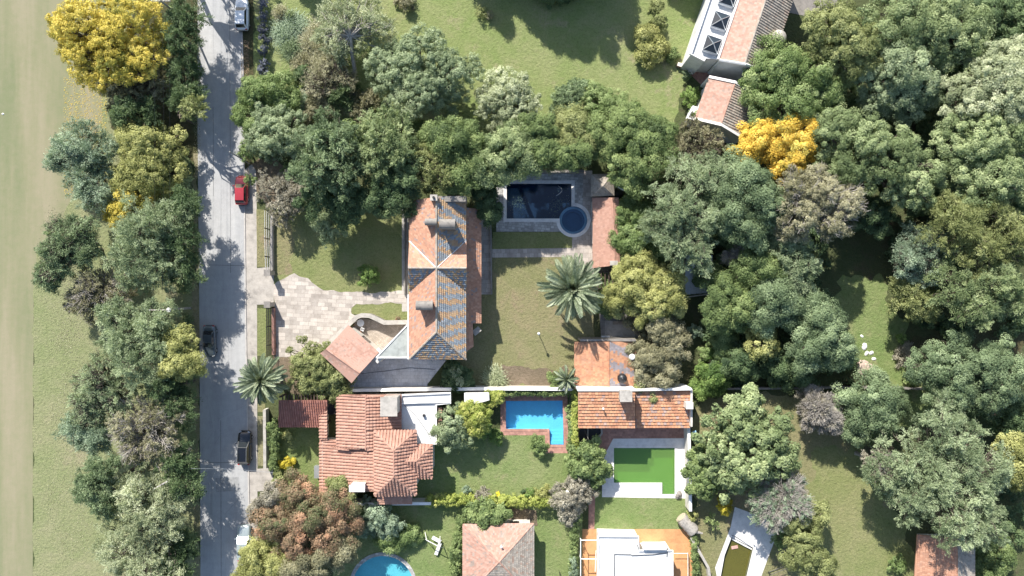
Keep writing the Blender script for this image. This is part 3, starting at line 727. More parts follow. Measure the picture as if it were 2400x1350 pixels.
def pool(label, key, depth, plaster, wat, coping, cop_mat, level=-.12, steps=None, extra=None):
    poly = POOLS[key]; c = (sum(p[0] for p in poly)/len(poly), sum(p[1] for p in poly)/len(poly))
    a = sum(poly[i][0]*poly[(i+1) % len(poly)][1]-poly[(i+1) % len(poly)][0]*poly[i][1] for i in range(len(poly)))
    if a < 0: poly = poly[::-1]
    root = empty('swimming_pool', (c[0], c[1], 0), label, 'swimming pool')
    mb = MB(); n = len(poly)
    mb.face([(p[0], p[1], -depth) for p in poly])
    for i in range(n):
        p, q = poly[i], poly[(i+1) % n]; mb.face([(p[0], p[1], .0), (q[0], q[1], .0), (q[0], q[1], -depth), (p[0], p[1], -depth)])
    mb.build('basin', plaster, root)
    e = 0.004
    def off(d):
        out = []
        for i in range(n):
            p0, p1, p2 = Vector(poly[i-1]), Vector(poly[i]), Vector(poly[(i+1) % n])
            d1, d2 = (p1-p0).normalized(), (p2-p1).normalized(); n1, n2 = Vector((d1.y, -d1.x)), Vector((d2.y, -d2.x))
            b = (n1+n2); k = d/max(.3, (1+n1.dot(n2))); out.append(tuple(p1+b*k))
        return out
    wp = off(-e); mb = MB(); mb.face([(p[0], p[1], level) for p in wp]); mb.build('water', wat, root)
    if coping:
        o1, i1 = off(coping), off(-.04); mb = MB()
        for i in range(n):
            j = (i+1) % n
            for z0, z1 in ((-.06, .07),):
                A = [(i1[i][0], i1[i][1]), (o1[i][0], o1[i][1]), (o1[j][0], o1[j][1]), (i1[j][0], i1[j][1])]
                mb.slab(A, z0, z1)
        mb.build('coping', cop_mat, root)
    if steps:
        (x0, y0, x1, y1, ax) = steps; a_, b_ = P(x0, y0), P(x1, y1); mb = MB()
        for k in range(4):
            f = 1-k/4
            if ax == 'y': mb.box((a_.x+b_.x)/2, b_.y+(a_.y-b_.y)*f/2, -depth+.02, abs(b_.x-a_.x)-.02, abs(a_.y-b_.y)*f, (depth-.35)*(k+1)/4)
        mb.build('steps', plaster, root)
    return root
r = pool('bright blue L-shaped swimming pool ringed by red brick paving, half in shade', 'blue', 1.05, 'pool', 'wclear', .32, 'brick', steps=(1289, 1012, 1321, 1042, 'y'))
r = pool('L-shaped swimming pool of algae green water in a white deck', 'green', 1.3, 'poolgreen', 'wgreen', .3, 'wdeck', steps=(1552, 1136, 1581, 1158, 'y'))
r = DARKPOOL = pool('dark navy swimming pool with a round stepped bay at one corner and floating leaves', 'dark', 1.7, 'pooldark', 'wdark', .42, 'wdeck')
mb = MB(); rs = random.Random(3)
for k in range(420):
    g = rs.random()
    if g < .4: x, y = rs.gauss(1205+12, 10), rs.gauss(478, 10)
    else: x, y = rs.gauss(1312, 14), rs.gauss(482, 16)
    if 1189 < x < 1338 and 432 < y < 511 and (x-1344)**2+(y-516)**2 > 38**2:
        p = P(x, y); a = rs.random()*6.28; s = rs.uniform(.04, .1); dx, dy = math.cos(a)*s, math.sin(a)*s
        mb.face([(p.x-dx, p.y-dy, -.15), (p.x+dy*.5, p.y-dx*.5, -.15), (p.x+dx, p.y+dy, -.15), (p.x-dy*.5, p.y+dx*.5, -.15)])
o = mb.build('floating_leaves', LM['tan'], r); o['kind'] = 'stuff'
mb = MB(); q = [P(1308+10*math.sin(t*.9), 435+t*6) for t in range(5)]; mb.tube([(a.x, a.y, -.13) for a in q], .04, 5); mb.build('pool_hose', 'metal', r)
pool('round turquoise swimming pool with a stone rim at the bottom edge', 'round', 1.3, 'pooltq', 'wclear', .45, 'sdeck')
r = pool('stagnant brown swimming pool with a kinked outline, white paved surround', 'kinked', 1.4, 'poolbrown', 'wbrown', .0, 'wdeck', level=-.5)
mb = MB()
for k in range(3):
    a, b = P(1716+k*2-4, 1250+k*7), P(1764+k*1, 1276+k*7); d = (b-a); mb.box((a.x+b.x)/2, (a.y+b.y)/2, -.5, d.length, .22, .44-k*.1, math.atan2(d.y, d.x))
mb.build('steps', 'wdeck', r)
# round spa joined to the dark pool
mb = MB(); mb.lathe(sc_.x, sc_.y, [(1.93, -1.69), (1.93, -.35), (1.58, -.35), (1.58, -.62)], 40); mb.build('round_steps', 'spa', DARKPOOL)
mb = MB(); mb.lathe(sc_.x, sc_.y, [(1.575, -.63), (1.2, -.63), (1.2, -.95), (0, -.95)], 40); mb.build('round_floor', 'spafloor', DARKPOOL)

# ------------------------------------------------------------------ houses
def fix(px_, py_, fz):
    z = 3.0
    for _ in range(8): p = P(px_, py_, z); z = fz(p.x, p.y)
    return P(px_, py_, z)
def chimney(x0, y0, x1, y1, z1, zb, root, vault=False, mat='dconc', name='chimney', flat=False):
    a, b = P(x0, y0, z1), P(x1, y1, z1); cx, cy, lx, ly = (a.x+b.x)/2, (a.y+b.y)/2, abs(b.x-a.x), abs(b.y-a.y)
    mb = MB(); mb.box(cx, cy, zb, lx*.86, ly*.86, z1-zb-.12)
    mb.box(cx, cy, z1-.119, lx, ly, .12)
    o = mb.build(name, mat, root, bevel=.02)
    if flat: return o
    if vault:
        v = MB(); n = 10; L = lx*1.0
        ar = [(cy+ly*.5*math.cos(math.pi*k/n), z1+.003+ly*.42*math.sin(math.pi*k/n)) for k in range(n+1)]
        for k in range(n): v.face([(cx-L/2, ar[k][0], ar[k][1]), (cx+L/2, ar[k][0], ar[k][1]), (cx+L/2, ar[k+1][0], ar[k+1][1]), (cx-L/2, ar[k+1][0], ar[k+1][1])])
        v.face([(cx-L/2, a_, b_) for a_, b_ in ar]); v.face([(cx+L/2, a_, b_) for a_, b_ in ar[::-1]])
        v.build('vaulted_cowl', mat, o)
    else:
        v = MB(); v.cyl(cx, cy, z1, z1+.22, min(lx, ly)*.22, n=12); v.build('flue', 'black', o)
    return o

# ---- main house with the striped roof
ez, rz = 6.2, 8.6
X0, X1, XR = 959, 1093, 1023
root = empty('house', P(1026, 650, 0), 'long two-storey house with orange and blue-grey striped tile roof and cross gable', 'house')
def band_e(p):
    t = (p.y+12)/24.0
    k = -1.25+2.3*max(0, min(1, 1-t*1.05))
    s = math.sin(2*math.pi*(p.y-k*(p.x+7)*.55)/1.42+.7*math.sin(p.y*.9))
    n = random.random()
    return 1.0 if s+random.uniform(-.8, .8) > .08 else (.35 if n < .2 else 0)
def band_w(p): return .6 if random.random() < .07+.06*math.sin(p.y*1.3+p.x) else 0
def band_s(p): return 1.0 if random.random() < .52 else 0
random.seed(5)
E = lambda x, y: P(x, y, ez)
K = lambda x, y: P(x, y, rz)
mw = MB(); facet(mw, [E(X0, 470), K(XR, 462), K(XR, 628), E(X0, 565)], 'courses', .3, .05, .26, band=band_w)
facet(mw, [K(XR, 628), K(XR, 778), E(X0, 841), E(X0, 684)], 'courses', .3, .05, .26, band=band_w); mw.build('west_roof_slope', 'tileA', root)
me_ = MB(); facet(me_, [E(X1, 470), K(XR, 462), K(XR, 628), E(X1, 563)], 'courses', .3, .11, .26, band=band_e)
facet(me_, [K(XR, 628), K(XR, 778), E(X1, 843), E(X1, 684)], 'courses', .3, .11, .26, band=band_e); me_.build('east_roof_slope', 'tileS', root)
for nm_, t_ in (('hip_end_roof', [K(XR, 778), E(X0, 842), E(X1, 843)]), ('cross_gable_south_roof', [K(X0-3, 628), K(XR, 628), E(X0, 684)]), ('cross_gable_south_roof', [K(X1+1, 628), K(XR, 628), E(X1, 684)])):
    ms = MB(); facet(ms, t_, 'courses', .33, .1, .26, band=band_s); ms.build(nm_, 'tileS', root)
mn = MB(); facet(mn, [K(X0-3, 628), K(XR, 628), E(X0, 565)], 'courses', .3, .05, .26, band=band_w)
facet(mn, [K(X1+1, 628), K(XR, 628), E(X1, 563)], 'courses', .3, .05, .26, band=band_w); mn.build('cross_gable_roof', 'tileA', root)
mr = MB(); ridge(mr, [K(XR, 464), K(XR, 778)], .16); ridge(mr, [K(XR, 778), E(X0, 842)], .14); ridge(mr, [K(XR, 778), E(X1, 843)], .14)
ridge(mr, [K(X0-2, 628), K(XR, 628), K(X1, 628)], .13); mr.build('ridge_tiles', 'tileG', root)
mv = MB(); up = Vector((0, 0, .05))
for a, b in (((X0, 565), (XR-2, 627)), ((X1, 563), (XR+2, 627))): mv.tube([E(*a)+up, K(*b)+up], .07, 4)
mv.build('valley_flashing', 'white', root)
for xx, s in ((X0, -3), (X1, 1)):
    mg = MB(); q = [E(xx, 567), K(xx+s, 628), E(xx, 682)]; d = Vector((.18 if xx == X0 else -.18, 0, -.16)); q = [p+d for p in q]; q2 = [p+Vector((.2 if xx == X0 else -.2, 0, 0)) for p in q]
    mg.prism(q, q2); mg.build('gable_wall', 'lwall', root)
mg = MB(); q = [E(X0+4, 474), K(XR, 470), E(X1-4, 474)]; mg.prism([p+Vector((0, -.3, -.2)) for p in q], [p+Vector((0, -.6, -.2)) for p in q]); mg.build('gable_wall', 'lwall', root)
walls(root, [(X0, 470), (X1, 470), (X1, 843), (X0, 843)], ez, 'lwall', .5)
mp = MB(); a, b = P(1022, 460, 8.0), P(1092, 472, 8.0)
mp.box((a.x+b.x)/2, (a.y+b.y)/2, 5.8, b.x-a.x, .7, 2.25); mp.build('parapet', 'dconc', root, bevel=.03)
mgut = MB(); a, b = P(X0-1, 690, ez-.1), P(X0-1, 842, ez-.1); mgut.box(a.x-.08, (a.y+b.y)/2, ez-.2, .14, a.y-b.y, .14); mgut.build('gutter', 'white', root)
chimney(1030, 513, 1067, 537, 9.9, 7.2, root, True); chimney(975, 705, 1015, 727, 9.5, 6.8, root, True)
chimney(1008, 456, 1025, 470, 9.2, 5.5, root, False, 'conc'); chimney(996, 512, 1024, 528, 9.4, 7.0, root, True)
ml = MB(); facet(ml, [P(1084, 486, 4.9), P(1127, 490, 3.7), P(1127, 758, 3.7), P(1084, 758, 4.9)], 'courses', .3, .05, .26, band=band_w)
facet(ml, [P(1084, 758, 4.9), P(1108, 758, 4.3), P(1110, 812, 4.3), P(1084, 830, 4.9)], 'courses', .3, .05, .26); lo = ml.build('lean_to_roof', 'tileA', root)
mlw = MB(); a, b = P(1092, 494, 0), P(1127, 756, 3.6); mlw.slab([(a.x, a.y-.3), (b.x-.3, a.y-.3), (b.x-.3, b.y+.3), (a.x, b.y+.3)], 0, 3.55); mlw.build('lean_to_wall', 'lwall', root)
r = empty('air_conditioner', P(1117, 776, 0), 'small beige box unit on a post beside the south-east corner of the striped-roof house', 'air conditioner')
c = P(1117, 776, 3.2); mb = MB(); mb.box(c.x, c.y, 2.6, 1.1, .75, .6, .7); mb.build('casing', 'conc', r, bevel=.03); mb = MB(); mb.cyl(c.x, c.y, 0, 2.6, .07, n=8); mb.build('post', 'metal', r)
r = empty('garden_shed', P(1059, 444, 0), 'small flat grey shed north of the striped-roof house', 'shed')
mb = MB(); a, b = P(1043, 434, 2.4), P(1076, 455, 2.4); mb.box((a.x+b.x)/2, (a.y+b.y)/2, 0, b.x-a.x-.2, a.y-b.y-.2, 2.3); mb.build('wall', 'dconc', r)
mb = MB(); mb.box((a.x+b.x)/2, (a.y+b.y)/2, 2.301, b.x-a.x, a.y-b.y, .1); ro = mb.build('roof', 'greyroof', r, bevel=.02)
mb = MB()
for s in (-1, 1): mb = MB(); mb.box((a.x+b.x)/2, (a.y+b.y)/2+s*(a.y-b.y)*.47, 2.4, b.x-a.x, .08, .1); mb.build('edge_trim', 'white', ro)
# ---- garage wing
root = empty('garage', P(822, 822, 0), 'angled garage with a faded pink tile roof beside the small terrace', 'garage')
mb = MB(); A_, B_, C_, D_ = P(816, 762, 4.3), P(888, 826, 4.3), P(843, 875, 5.3), P(764, 818, 5.3)
facet(mb, [A_, B_, C_, D_], 'courses', .3, .05, .26, band=lambda p: .5 if random.random() < .1 else 0)
facet(mb, [D_, C_, P(824, 898, 4.7), P(750, 828, 4.7)], 'courses', .3, .05, .26, band=lambda p: .5 if random.random() < .2 else 0)
ridge(mb, [D_, C_], .12); mb.build('roof', 'tileD', root)
walls(root, [(816, 764), (886, 826), (824, 893), (754, 826)], 4.35, 'lwall', .3)
def wallpath(pts, z0, z1, th, mat, name, label=None, cat='wall', root=None, cap=None, group=None):
    q = [P(a, b, z1) for a, b in pts]; mb = MB(); mc = MB()
    n = len(q); L, Rr, L2, R2 = [], [], [], []
    for i in range(n):
        d = (q[min(i+1, n-1)]-q[max(i-1, 0)]).to_2d().normalized(); nn = Vector((-d.y, d.x)); p = q[i].to_2d()
        L.append(p+nn*th/2); Rr.append(p-nn*th/2); L2.append(p+nn*(th/2+.05)); R2.append(p-nn*(th/2+.05))
    for i in range(n-1):
        mb.slab([tuple(L[i]), tuple(L[i+1]), tuple(Rr[i+1]), tuple(Rr[i])], z0, z1)
        if cap: mc.slab([tuple(L2[i]), tuple(L2[i+1]), tuple(R2[i+1]), tuple(R2[i])], z1+.001, z1+.09)
    if root is None and label:
        root = empty(name, (q[0].x, q[0].y, 0), label, cat, group); name = 'wall'
    o = mb.build(name, mat, root)
    if cap: mc.build('coping', cap, root)
    return root
wallpath([(754, 820), (790, 786), (836, 743), (848, 739), (866, 740), (882, 747), (900, 756), (957, 755)], 0, 1.5, .5, 'dconc', 'garden_wall', 'curving dark parapet wall round the small furnished terrace', cap='conc')
root = empty('covered_link', P(935, 800, 0), 'pale grey flat roof with white edging between garage and striped-roof house', 'roofed passage')
q = [P(a, b, 4.6).to_2d() for a, b in ((958, 758), (966, 838), (882, 838))]
mb = MB(); mb.slab([tuple(p) for p in q], 4.45, 4.6); mb.build('roof', 'greyroof', root); mb = MB(); mb.slab(shrink([tuple(p) for p in q], .25), 0, 4.44); mb.build('wall', 'lwall', root)
mb = MB()
for i in range(3): a, b = q[i], q[(i+1) % 3]; d = b-a; mb.box((a.x+b.x)/2, (a.y+b.y)/2, 4.46, d.length, .16, .22+.01*i, math.atan2(d.y, d.x))
mb.build('edging', 'white', root)
for p in []: c = (q[0]+q[1]+q[2])/3; pp = p+(c-p)*.1; mb.cyl(pp.x, pp.y, 0, 2.85, .09, n=8)
mb = MB(); c = P(886, 833, 4.2); mb.box(c.x, c.y, 0, 1.5, 1.5, 4.2, .7); mb.build('light_block', 'lwall', root)  # block added to stop a sun streak between garage and link
# ---- pool pavilion and red annex
root = empty('pavilion', P(1412, 433, 0), 'little square pavilion with a pyramid roof of grey shingles by the dark pool', 'pavilion')
mb = MB(); ap = P(1413, 436, 5.0); cs = [P(1386, 408, 3.4), P(1438, 407, 3.4), P(1439, 459, 3.4), P(1386, 460, 3.4)]
for i in range(4): facet(mb, [cs[i], cs[(i+1) % 4], ap], 'courses', .26, .05, .22)
for p in cs: ridge(mb, [p, ap], .07)
mb.build('roof', 'tileG', root); walls(root, [(1386, 408), (1438, 407), (1439, 459), (1386, 460)], 3.3, 'conc', .3)
root = empty('annex', P(1420, 545, 0), 'low annex with a red tile roof partly under foliage beside the dark pool', 'outbuilding')
mb = MB(); facet(mb, [P(1388, 463, 2.9), P(1436, 463, 3.9), P(1441, 622, 3.9), P(1391, 628, 2.9)], 'courses', .3, .05, .26)
facet(mb, [P(1436, 463, 3.9), P(1450, 463, 3.55), P(1453, 615, 3.55), P(1441, 622, 3.9)], 'courses', .3, .05, .26)
ridge(mb, [P(1436, 463, 3.9), P(1441, 622, 3.9)], .1); mb.build('roof', 'tileB', root); walls(root, [(1388, 463), (1450, 463), (1450, 618), (1391, 624)], 2.9, 'lwall', .3)
a = boxpx(root, 'chimney', 1430, 611, 1448, 622, 3.0, 4.1, 'conc')
root = empty('pergola', P(1425, 655, 0), 'dark timber pergola south of the low red-roofed annex', 'pergola')
mb = MB()
for k in range(6): a, b = P(1400+k*9, 632, 2.5), P(1400+k*9, 680, 2.5); mb.box(a.x, (a.y+b.y)/2, 2.4, .1, a.y-b.y, .14)
mb.build('rafter', 'dwood', root); mb = MB()
for y in (636, 676): a, b = P(1398, y, 2.4), P(1450, y, 2.4); mb.box((a.x+b.x)/2, a.y, 2.25, b.x-a.x, .14, .15); [mb.box(P(x, y, 2.3).x, a.y, 0, .12, .12, 2.25) for x in (1400, 1448)]
mb.build('frame', 'dwood', root)
# ---- garden building
root = empty('garden_house', P(1418, 855, 0), 'low outbuilding with half plain, half banded orange roof at the lawn corner', 'outbuilding')
def band_g(p): return 1.0 if math.sin(2*math.pi*(p.y+p.x*.45)/2.4)+random.uniform(-.6, .6) > .25 else 0
mb = MB(); facet(mb, [P(1346, 801, 3.1), P(1427, 801, 4.3), P(1427, 912, 4.3), P(1346, 912, 3.1)], 'courses', .3, .05, .26)
mb.build('west_roof_slope', 'tileC', root); mb = MB()
facet(mb, [P(1427, 801, 4.3), P(1489, 801, 3.3), P(1489, 912, 3.3), P(1427, 912, 4.3)], 'courses', .3, .05, .26, band=band_g); mb.build('east_roof_slope', 'tileC', root)
mb = MB(); ridge(mb, [P(1427, 801, 4.3), P(1427, 912, 4.3)], .12); mb.build('ridge_tiles', 'tileC', root)
walls(root, [(1346, 801), (1489, 801), (1489, 912), (1346, 912)], 3.1, 'lwall', .3)
mb = MB(); a, b = P(1360, 799, 3.9), P(1490, 799, 3.9); mb.box((a.x+b.x)/2, a.y+.1, 0, b.x-a.x, .3, 3.9); mb.build('parapet', 'dconc', root)
a = P(1482, 837, 4.6); mb = MB(); mb.cyl(a.x, a.y, 3.0, 4.4, .22, n=12); mb.lathe(a.x, a.y, [(.22, 4.4), (.42, 4.45), (.3, 4.75), (0, 4.85)], 14); mb.build('chimney_pot', 'white', root)
r = empty('water_tank', P(1460, 888, 3.3), 'round black ribbed water tank on a concrete stand behind the banded roof', 'water tank')
a = P(1460, 888, 4.9); mb = MB(); mb.box(P(1461, 889, 3.5).x, P(1461, 889, 3.5).y, 2.5, 1.75, 1.85, 1.0); mb.build('stand', 'dconc', r, bevel=.03)
mb = MB(); mb.lathe(a.x, a.y, [(.55, 3.5), (.6, 3.55), (.57, 3.75), (.62, 3.85), (.58, 4.1), (.62, 4.2), (.58, 4.45), (.6, 4.55), (.35, 4.78), (.2, 4.8), (.2, 4.88), (0, 4.9)], 20); mb.build('tank', 'black', r, True)
sheet('patio', [(1418, 752), (1488, 752), (1488, 800), (1418, 800)], .038, 'walk')
r = empty('washstand', P(1420, 792, 0), 'white sink unit against the north wall of the garden building', 'sink'); mb = MB(); a = P(1420, 793, .9); mb.box(a.x, a.y, 0, 1.1, .6, .85); mb.build('cabinet', 'white', r, bevel=.03); mb = MB(); mb.lathe(a.x, a.y, [(.25, .86), (.27, .9), (.22, .9), (.15, .87), (0, .865)], 14); mb.build('basin', 'metal', r)
r = empty('bench', P(1452, 757, 0), 'grey plank bench on the small patio under yellow-green foliage', 'bench'); mb = MB()
for k in range(3): a = P(1452, 754+k*2.6, .45); mb.box(a.x, a.y, .42, 1.9, .13, .05)
mb.build('seat', 'wood', r); 
for s in (-1, 1): mb = MB(); a = P(1452, 757); mb.box(a.x+s*.8, a.y, 0, .1, .4, .42); mb.build('leg', 'dwood', r)

# ---- second house, barrel tiles
root = empty('house', P(880, 1050, 0), 'sprawling bungalow of red barrel tiles with a hipped upper block and white flat roof', 'house')
XRt = P(857, 1000, 5.0).x; sl = .3
fw = lambda x, y: 5.0-sl*max(0, XRt-x) if x < XRt else 5.0-sl*(x-XRt)
F = lambda x, y: fix(x, y, fw)
mb = MB()
facet(mb, [F(789, 925), F(857, 925), F(857, 1053), F(789, 1053)], 'rows', .42, .15, .42)
facet(mb, [F(857, 925), F(941, 925), F(941, 1012), F(857, 1012)], 'rows', .42, .15, .42)
facet(mb, [F(857.5, 1011), F(880, 1011), F(880, 1057), F(857.5, 1057)], 'rows', .42, .15, .42)
facet(mb, [F(749, 940), F(767, 940), F(767, 1031), F(749, 1031)], 'rows', .42, .15, .42); mb.build('roof', 'tileB', root)
fl = lambda x, y: 4.75-.26*(P(880, 1100, 4.75).x-x)
G = lambda x, y: fix(x, y, fl)
mb = MB(); facet(mb, [G(749, 1031), G(789, 1031), G(789, 1053), G(880, 1056), G(880, 1152), G(749, 1152)], 'rows', .42, .15, .42); mb.build('lower_roof', 'tileB', root)
mb = MB(); ridge(mb, [F(857, 926), F(857, 1055)], .13); mb.build('ridge_tiles', 'tileB', root)
mb = MB(); te, tr_ = 5.3, 7.1
c4 = [P(877, 1009, te), P(976, 1008, te), P(976, 1160, te), P(878, 1162, te)]; r1, r2 = P(923, 1056, tr_), P(923, 1118, tr_)
facet(mb, [c4[0], c4[1], r1], 'rows', .42, .15, .42); facet(mb, [c4[1], c4[2], r2, r1], 'rows', .42, .15, .42)
facet(mb, [c4[2], c4[3], r2], 'rows', .42, .15, .42); facet(mb, [c4[3], c4[0], r1, r2], 'rows', .42, .15, .42)
for a, b in ((c4[0], r1), (c4[1], r1), (c4[2], r2), (c4[3], r2), (r1, r2)): ridge(mb, [a, b], .12)
mb.build('upper_roof', 'tileB', root); walls(root, [(877, 1009), (976, 1008), (976, 1160), (878, 1162)], te, 'lwall', .45)
mb = MB(); e1 = [P(972, 1041, 4.9), P(1013, 1041, 4.9), P(1013, 1121, 4.9), P(972, 1121, 4.9)]; g1, g2 = P(936, 1081, 6.25), P(975, 1081, 6.25)
facet(mb, [e1[0], e1[1], g2, g1], 'rows', .42, .15, .42); facet(mb, [e1[1], e1[2], g2], 'rows', .42, .15, .42); facet(mb, [e1[2], e1[3], g1, g2], 'rows', .42, .15, .42)
for a, b in ((e1[1], g2), (e1[2], g2), (g1, g2)): ridge(mb, [a, b], .11)
mb.build('side_wing_roof', 'tileB', root); walls(root, [(972, 1041), (1013, 1041), (1013, 1121), (972, 1121)], 4.9, 'lwall', .4)
mb = MB(); facet(mb, [P(884, 1158, 3.6), P(966, 1158, 3.6), P(966, 1181, 3.2), P(884, 1181, 3.2)], 'courses', .3, .1, .4); mb.build('porch_roof', 'tileB', root)
walls(root, [(884, 1150), (966, 1150), (966, 1178), (884, 1178)], 3.1, 'lwall', .2)
def flatwall(pts, z, inset=.3):
    q = shrink([P(a, b, z).to_2d() for a, b in pts], inset); m = MB(); m.slab(q, 0, z-.12); m.build('wall', 'lwall', root)
flatwall([(749, 1031), (880, 1031), (880, 1152), (749, 1152)], 2.95); flatwall([(789, 925), (941, 925), (941, 1012), (789, 1031)], 3.2)
flatwall([(750, 944), (758, 944), (758, 1031), (750, 1031)], 2.7, .05)
mb = MB(); facet(mb, [P(653, 938, 3.9), P(765, 938, 3.9), P(765, 1001, 2.6), P(653, 1001, 2.6)], 'rows', .3, .09, .42); mb.build('carport_roof', 'tileDk', root)  # dark red tile also carries the shade lying on this roof
mb = MB()
for k in range(14): a, b = P(662+k*7.4, 925, 3.5), P(662+k*7.4, 942, 3.5); mb.box(a.x, (a.y+b.y)/2, 3.3, .12, a.y-b.y, .18)
for x in (656, 705, 762):
    for y in (930, 996): a = P(x, y, 2.5); mb.box(a.x, a.y, 0, .22, .22, 2.5)
mb.build('carport_beams', 'dwood', root)
wl = [(941, 926), (1056, 921), (1056, 945), (1022, 950), (1022, 1042), (978, 1042), (976, 1008), (941, 1006)]
q = [tuple(P(a, b, 3.3).to_2d()) for a, b in wl]; mb = MB(); mb.slab(q, 3.1, 3.3); fo = mb.build('flat_roof', 'whiteroof', root); flatwall(wl, 3.25, .1)
wallpath([(941, 926), (1056, 921), (1056, 945), (1022, 949), (1022, 1042)], 3.3, 3.55, .18, 'white', 'parapet', root=root)
wallpath([(941, 946), (985, 944), (1054, 943)], 3.3, 3.65, .14, 'white', 'parapet', root=root)
q = [tuple(P(a, b, 3.0).to_2d()) for a, b in ((1088, 921), (1146, 920), (1147, 938), (1120, 946), (1088, 946))]; mb = MB(); mb.slab(q, 2.8, 3.0); mb.build('small_flat_roof', 'whiteroof', root)
flatwall([(1088, 921), (1146, 920), (1147, 938), (1088, 946)], 2.9, .1)
mb = MB(); facet(mb, [P(1016, 955, 3.2), P(1036, 955, 2.9), P(1036, 1035, 2.9), P(1016, 1035, 3.2)], 'rows', .33, .1, .4); mb.build('east_eave_roof', 'tileB', root)
c = chimney(891, 931, 931, 976, 6.9, 3.0, root, False, 'conc', 'water_tank_housing', True); chimney(818, 1137, 855, 1153, 5.9, 3.0, root, False, 'white', flat=True)
a = boxpx(root, 'cool_box', 736, 1093, 748, 1121, .4, 1.2, 'metal')
r = empty('satellite_dish', P(776, 958, 3), 'round dark dish in the narrow light well of the barrel-tiled bungalow', 'dish'); a = P(777, 958, 1.2); mb = MB(); mb.lathe(a.x, a.y, [(.75, 1.3), (.8, 1.32), (.5, 1.12), (0, 1.0)], 20); mb.build('dish', 'dmetal', r); mb = MB(); mb.cyl(a.x, a.y, 0, 1.0, .06, n=8); mb.build('mast', 'metal', r)

# ---- third house by the green pool
root = empty('house', P(1488, 958, 0), 'long low house with orange ribbed roof and white rear parapet above the green pool', 'house')
mb = MB(); facet(mb, [P(1355, 917, 5.9), P(1488, 917, 5.9), P(1488, 1001, 4.9), P(1355, 1001, 4.9)], 'courses', .42, .13, .42, band=lambda p: .5 if random.random() < .07 else 0); mb.build('west_roof', 'tileC', root)
mb = MB(); facet(mb, [P(1489, 917, 3.7), P(1620, 917, 3.7), P(1620, 1003, 2.9), P(1489, 1003, 2.9)], 'courses', .42, .13, .42, band=lambda p: .6 if random.random() < .16 else 0); mb.build('east_roof', 'tileC', root)
walls(root, [(1356, 918), (1488, 918), (1488, 990), (1356, 990)], 4.9, 'lwall', .3); walls(root, [(1489, 918), (1619, 918), (1619, 990), (1489, 990)], 2.9, 'lwall', .3)
wallpath([(1354, 914), (1489, 914)], 0, 6.1, .3, 'white', 'parapet', root=root); wallpath([(1489, 914), (1621, 912)], 0, 4.3, .3, 'white', 'parapet', root=root); wallpath([(1621, 912), (1621, 1000)], 0, 3.9, .25, 'lwall', 'parapet', root=root)
chimney(1453, 915, 1482, 942, 7.6, 4.6, root, False, 'conc', flat=True); chimney(1608, 943, 1625, 959, 5.0, 2.6, root, False, 'lwall', flat=True)
a = P(1414, 958, 6.0); mb = MB(); mb.cyl(a.x, a.y, 5.2, 6.0, .07, n=8); mb.lathe(a.x, a.y, [(.07, 6.0), (.16, 6.03), (.1, 6.2), (0, 6.22)], 10); mb.build('vent_pipe', 'white', root)
mb = MB()
for x in (1362, 1425, 1490, 1555, 1610): a = P(x, 997, 2.6); mb.box(a.x, a.y, 0, .25, .25, 2.75)
mb.build('veranda_posts', 'white', root)
r = empty('stairwell', P(1388, 1028, 0), 'stairwell with its shade painted flat black and a curved pale kerb west of the green pool', 'stairs')
mb = MB(); q = [P(*t) for t in ((1357, 1002), (1408, 1002), (1410, 1016), (1396, 1038), (1392, 1055), (1357, 1055))]
mb.slab([tuple(p.to_2d()) for p in q], .03, .06); mb.build('floor', 'black', r)  # flat black slab paints the shade inside the well
wallpath([(1410, 1003), (1411, 1016), (1402, 1030), (1396, 1042), (1395, 1056)], 0, .5, .22, 'conc', 'kerb', root=r)
wallpath([(1378, 1003), (1378, 1054)], 0, .3, .12, 'conc', 'divider', root=r)
# ---- top right house (turned)
root = empty('house', P(1715, 60, 0), 'big slanting house with white flat roof, pyramid skylights and grey weathered tiles', 'house')
ax = Vector((47, -140)).normalized(); fz = 5.6
def Q(x, y, z): return P(x, y, z)
top = -90
def ext(x, y, t): d = (y-t); return (x+d*.335, t)
fl_ = [(1662, -2), (1617, 126), (1656, 143), (1682, 146), (1732, 0)]
poly = [ext(1662, 0, top), (1619, 128), (1652, 143), (1654, 137), (1684, 139), ext(1732, 0, top)]
q = [tuple(P(a, b, fz).to_2d()) for a, b in poly]; mb = MB(); mb.slab(q, 0.0, fz); mb.build('flat_roofed_wing', 'whiteroof', root)
wallpath([ext(1662, 0, top), (1619, 126), (1652, 141)], fz, fz+.35, .28, 'white', 'parapet', root=root)
wallpath([ext(1731, 0, top), (1683, 138)], fz, fz+.5, .25, 'white', 'parapet', root=root)
e2, r2_ = 5.9, 7.6
mb = MB(); facet(mb, [P(*ext(1732, 0, top), e2), P(*ext(1794, 0, top), r2_), P(1746, 148, r2_), P(1686, 138, e2)], 'courses', .32, .06, .28, band=lambda p: .5 if random.random() < .12 else 0); mb.build('west_roof_slope', 'tileD', root)
mb = MB(); facet(mb, [P(*ext(1794, 0, top), r2_), P(*ext(1858, 0, top), e2), P(1803, 166, e2), P(1746, 148, r2_)], 'rows', .34, .09, .4, band=lambda p: .5 if random.random() < .15 else 0); mb.build('east_roof_slope', 'tileG', root)
mb = MB(); ridge(mb, [P(*ext(1794, 0, top), r2_), P(1746, 148, r2_)], .13); mb.build('ridge_tiles', 'tileG', root)
g = [P(1686, 141, e2), P(1746, 151, r2_), P(1803, 169, e2)]
base = [Vector((g[0].x, g[0].y, 0)), Vector((g[2].x, g[2].y, 0)), g[2]-Vector((0, 0, .1)), g[1]-Vector((0, 0, .12)), g[0]-Vector((0, 0, .1))]
tn = Vector((.3, .85, 0)).normalized()*.6
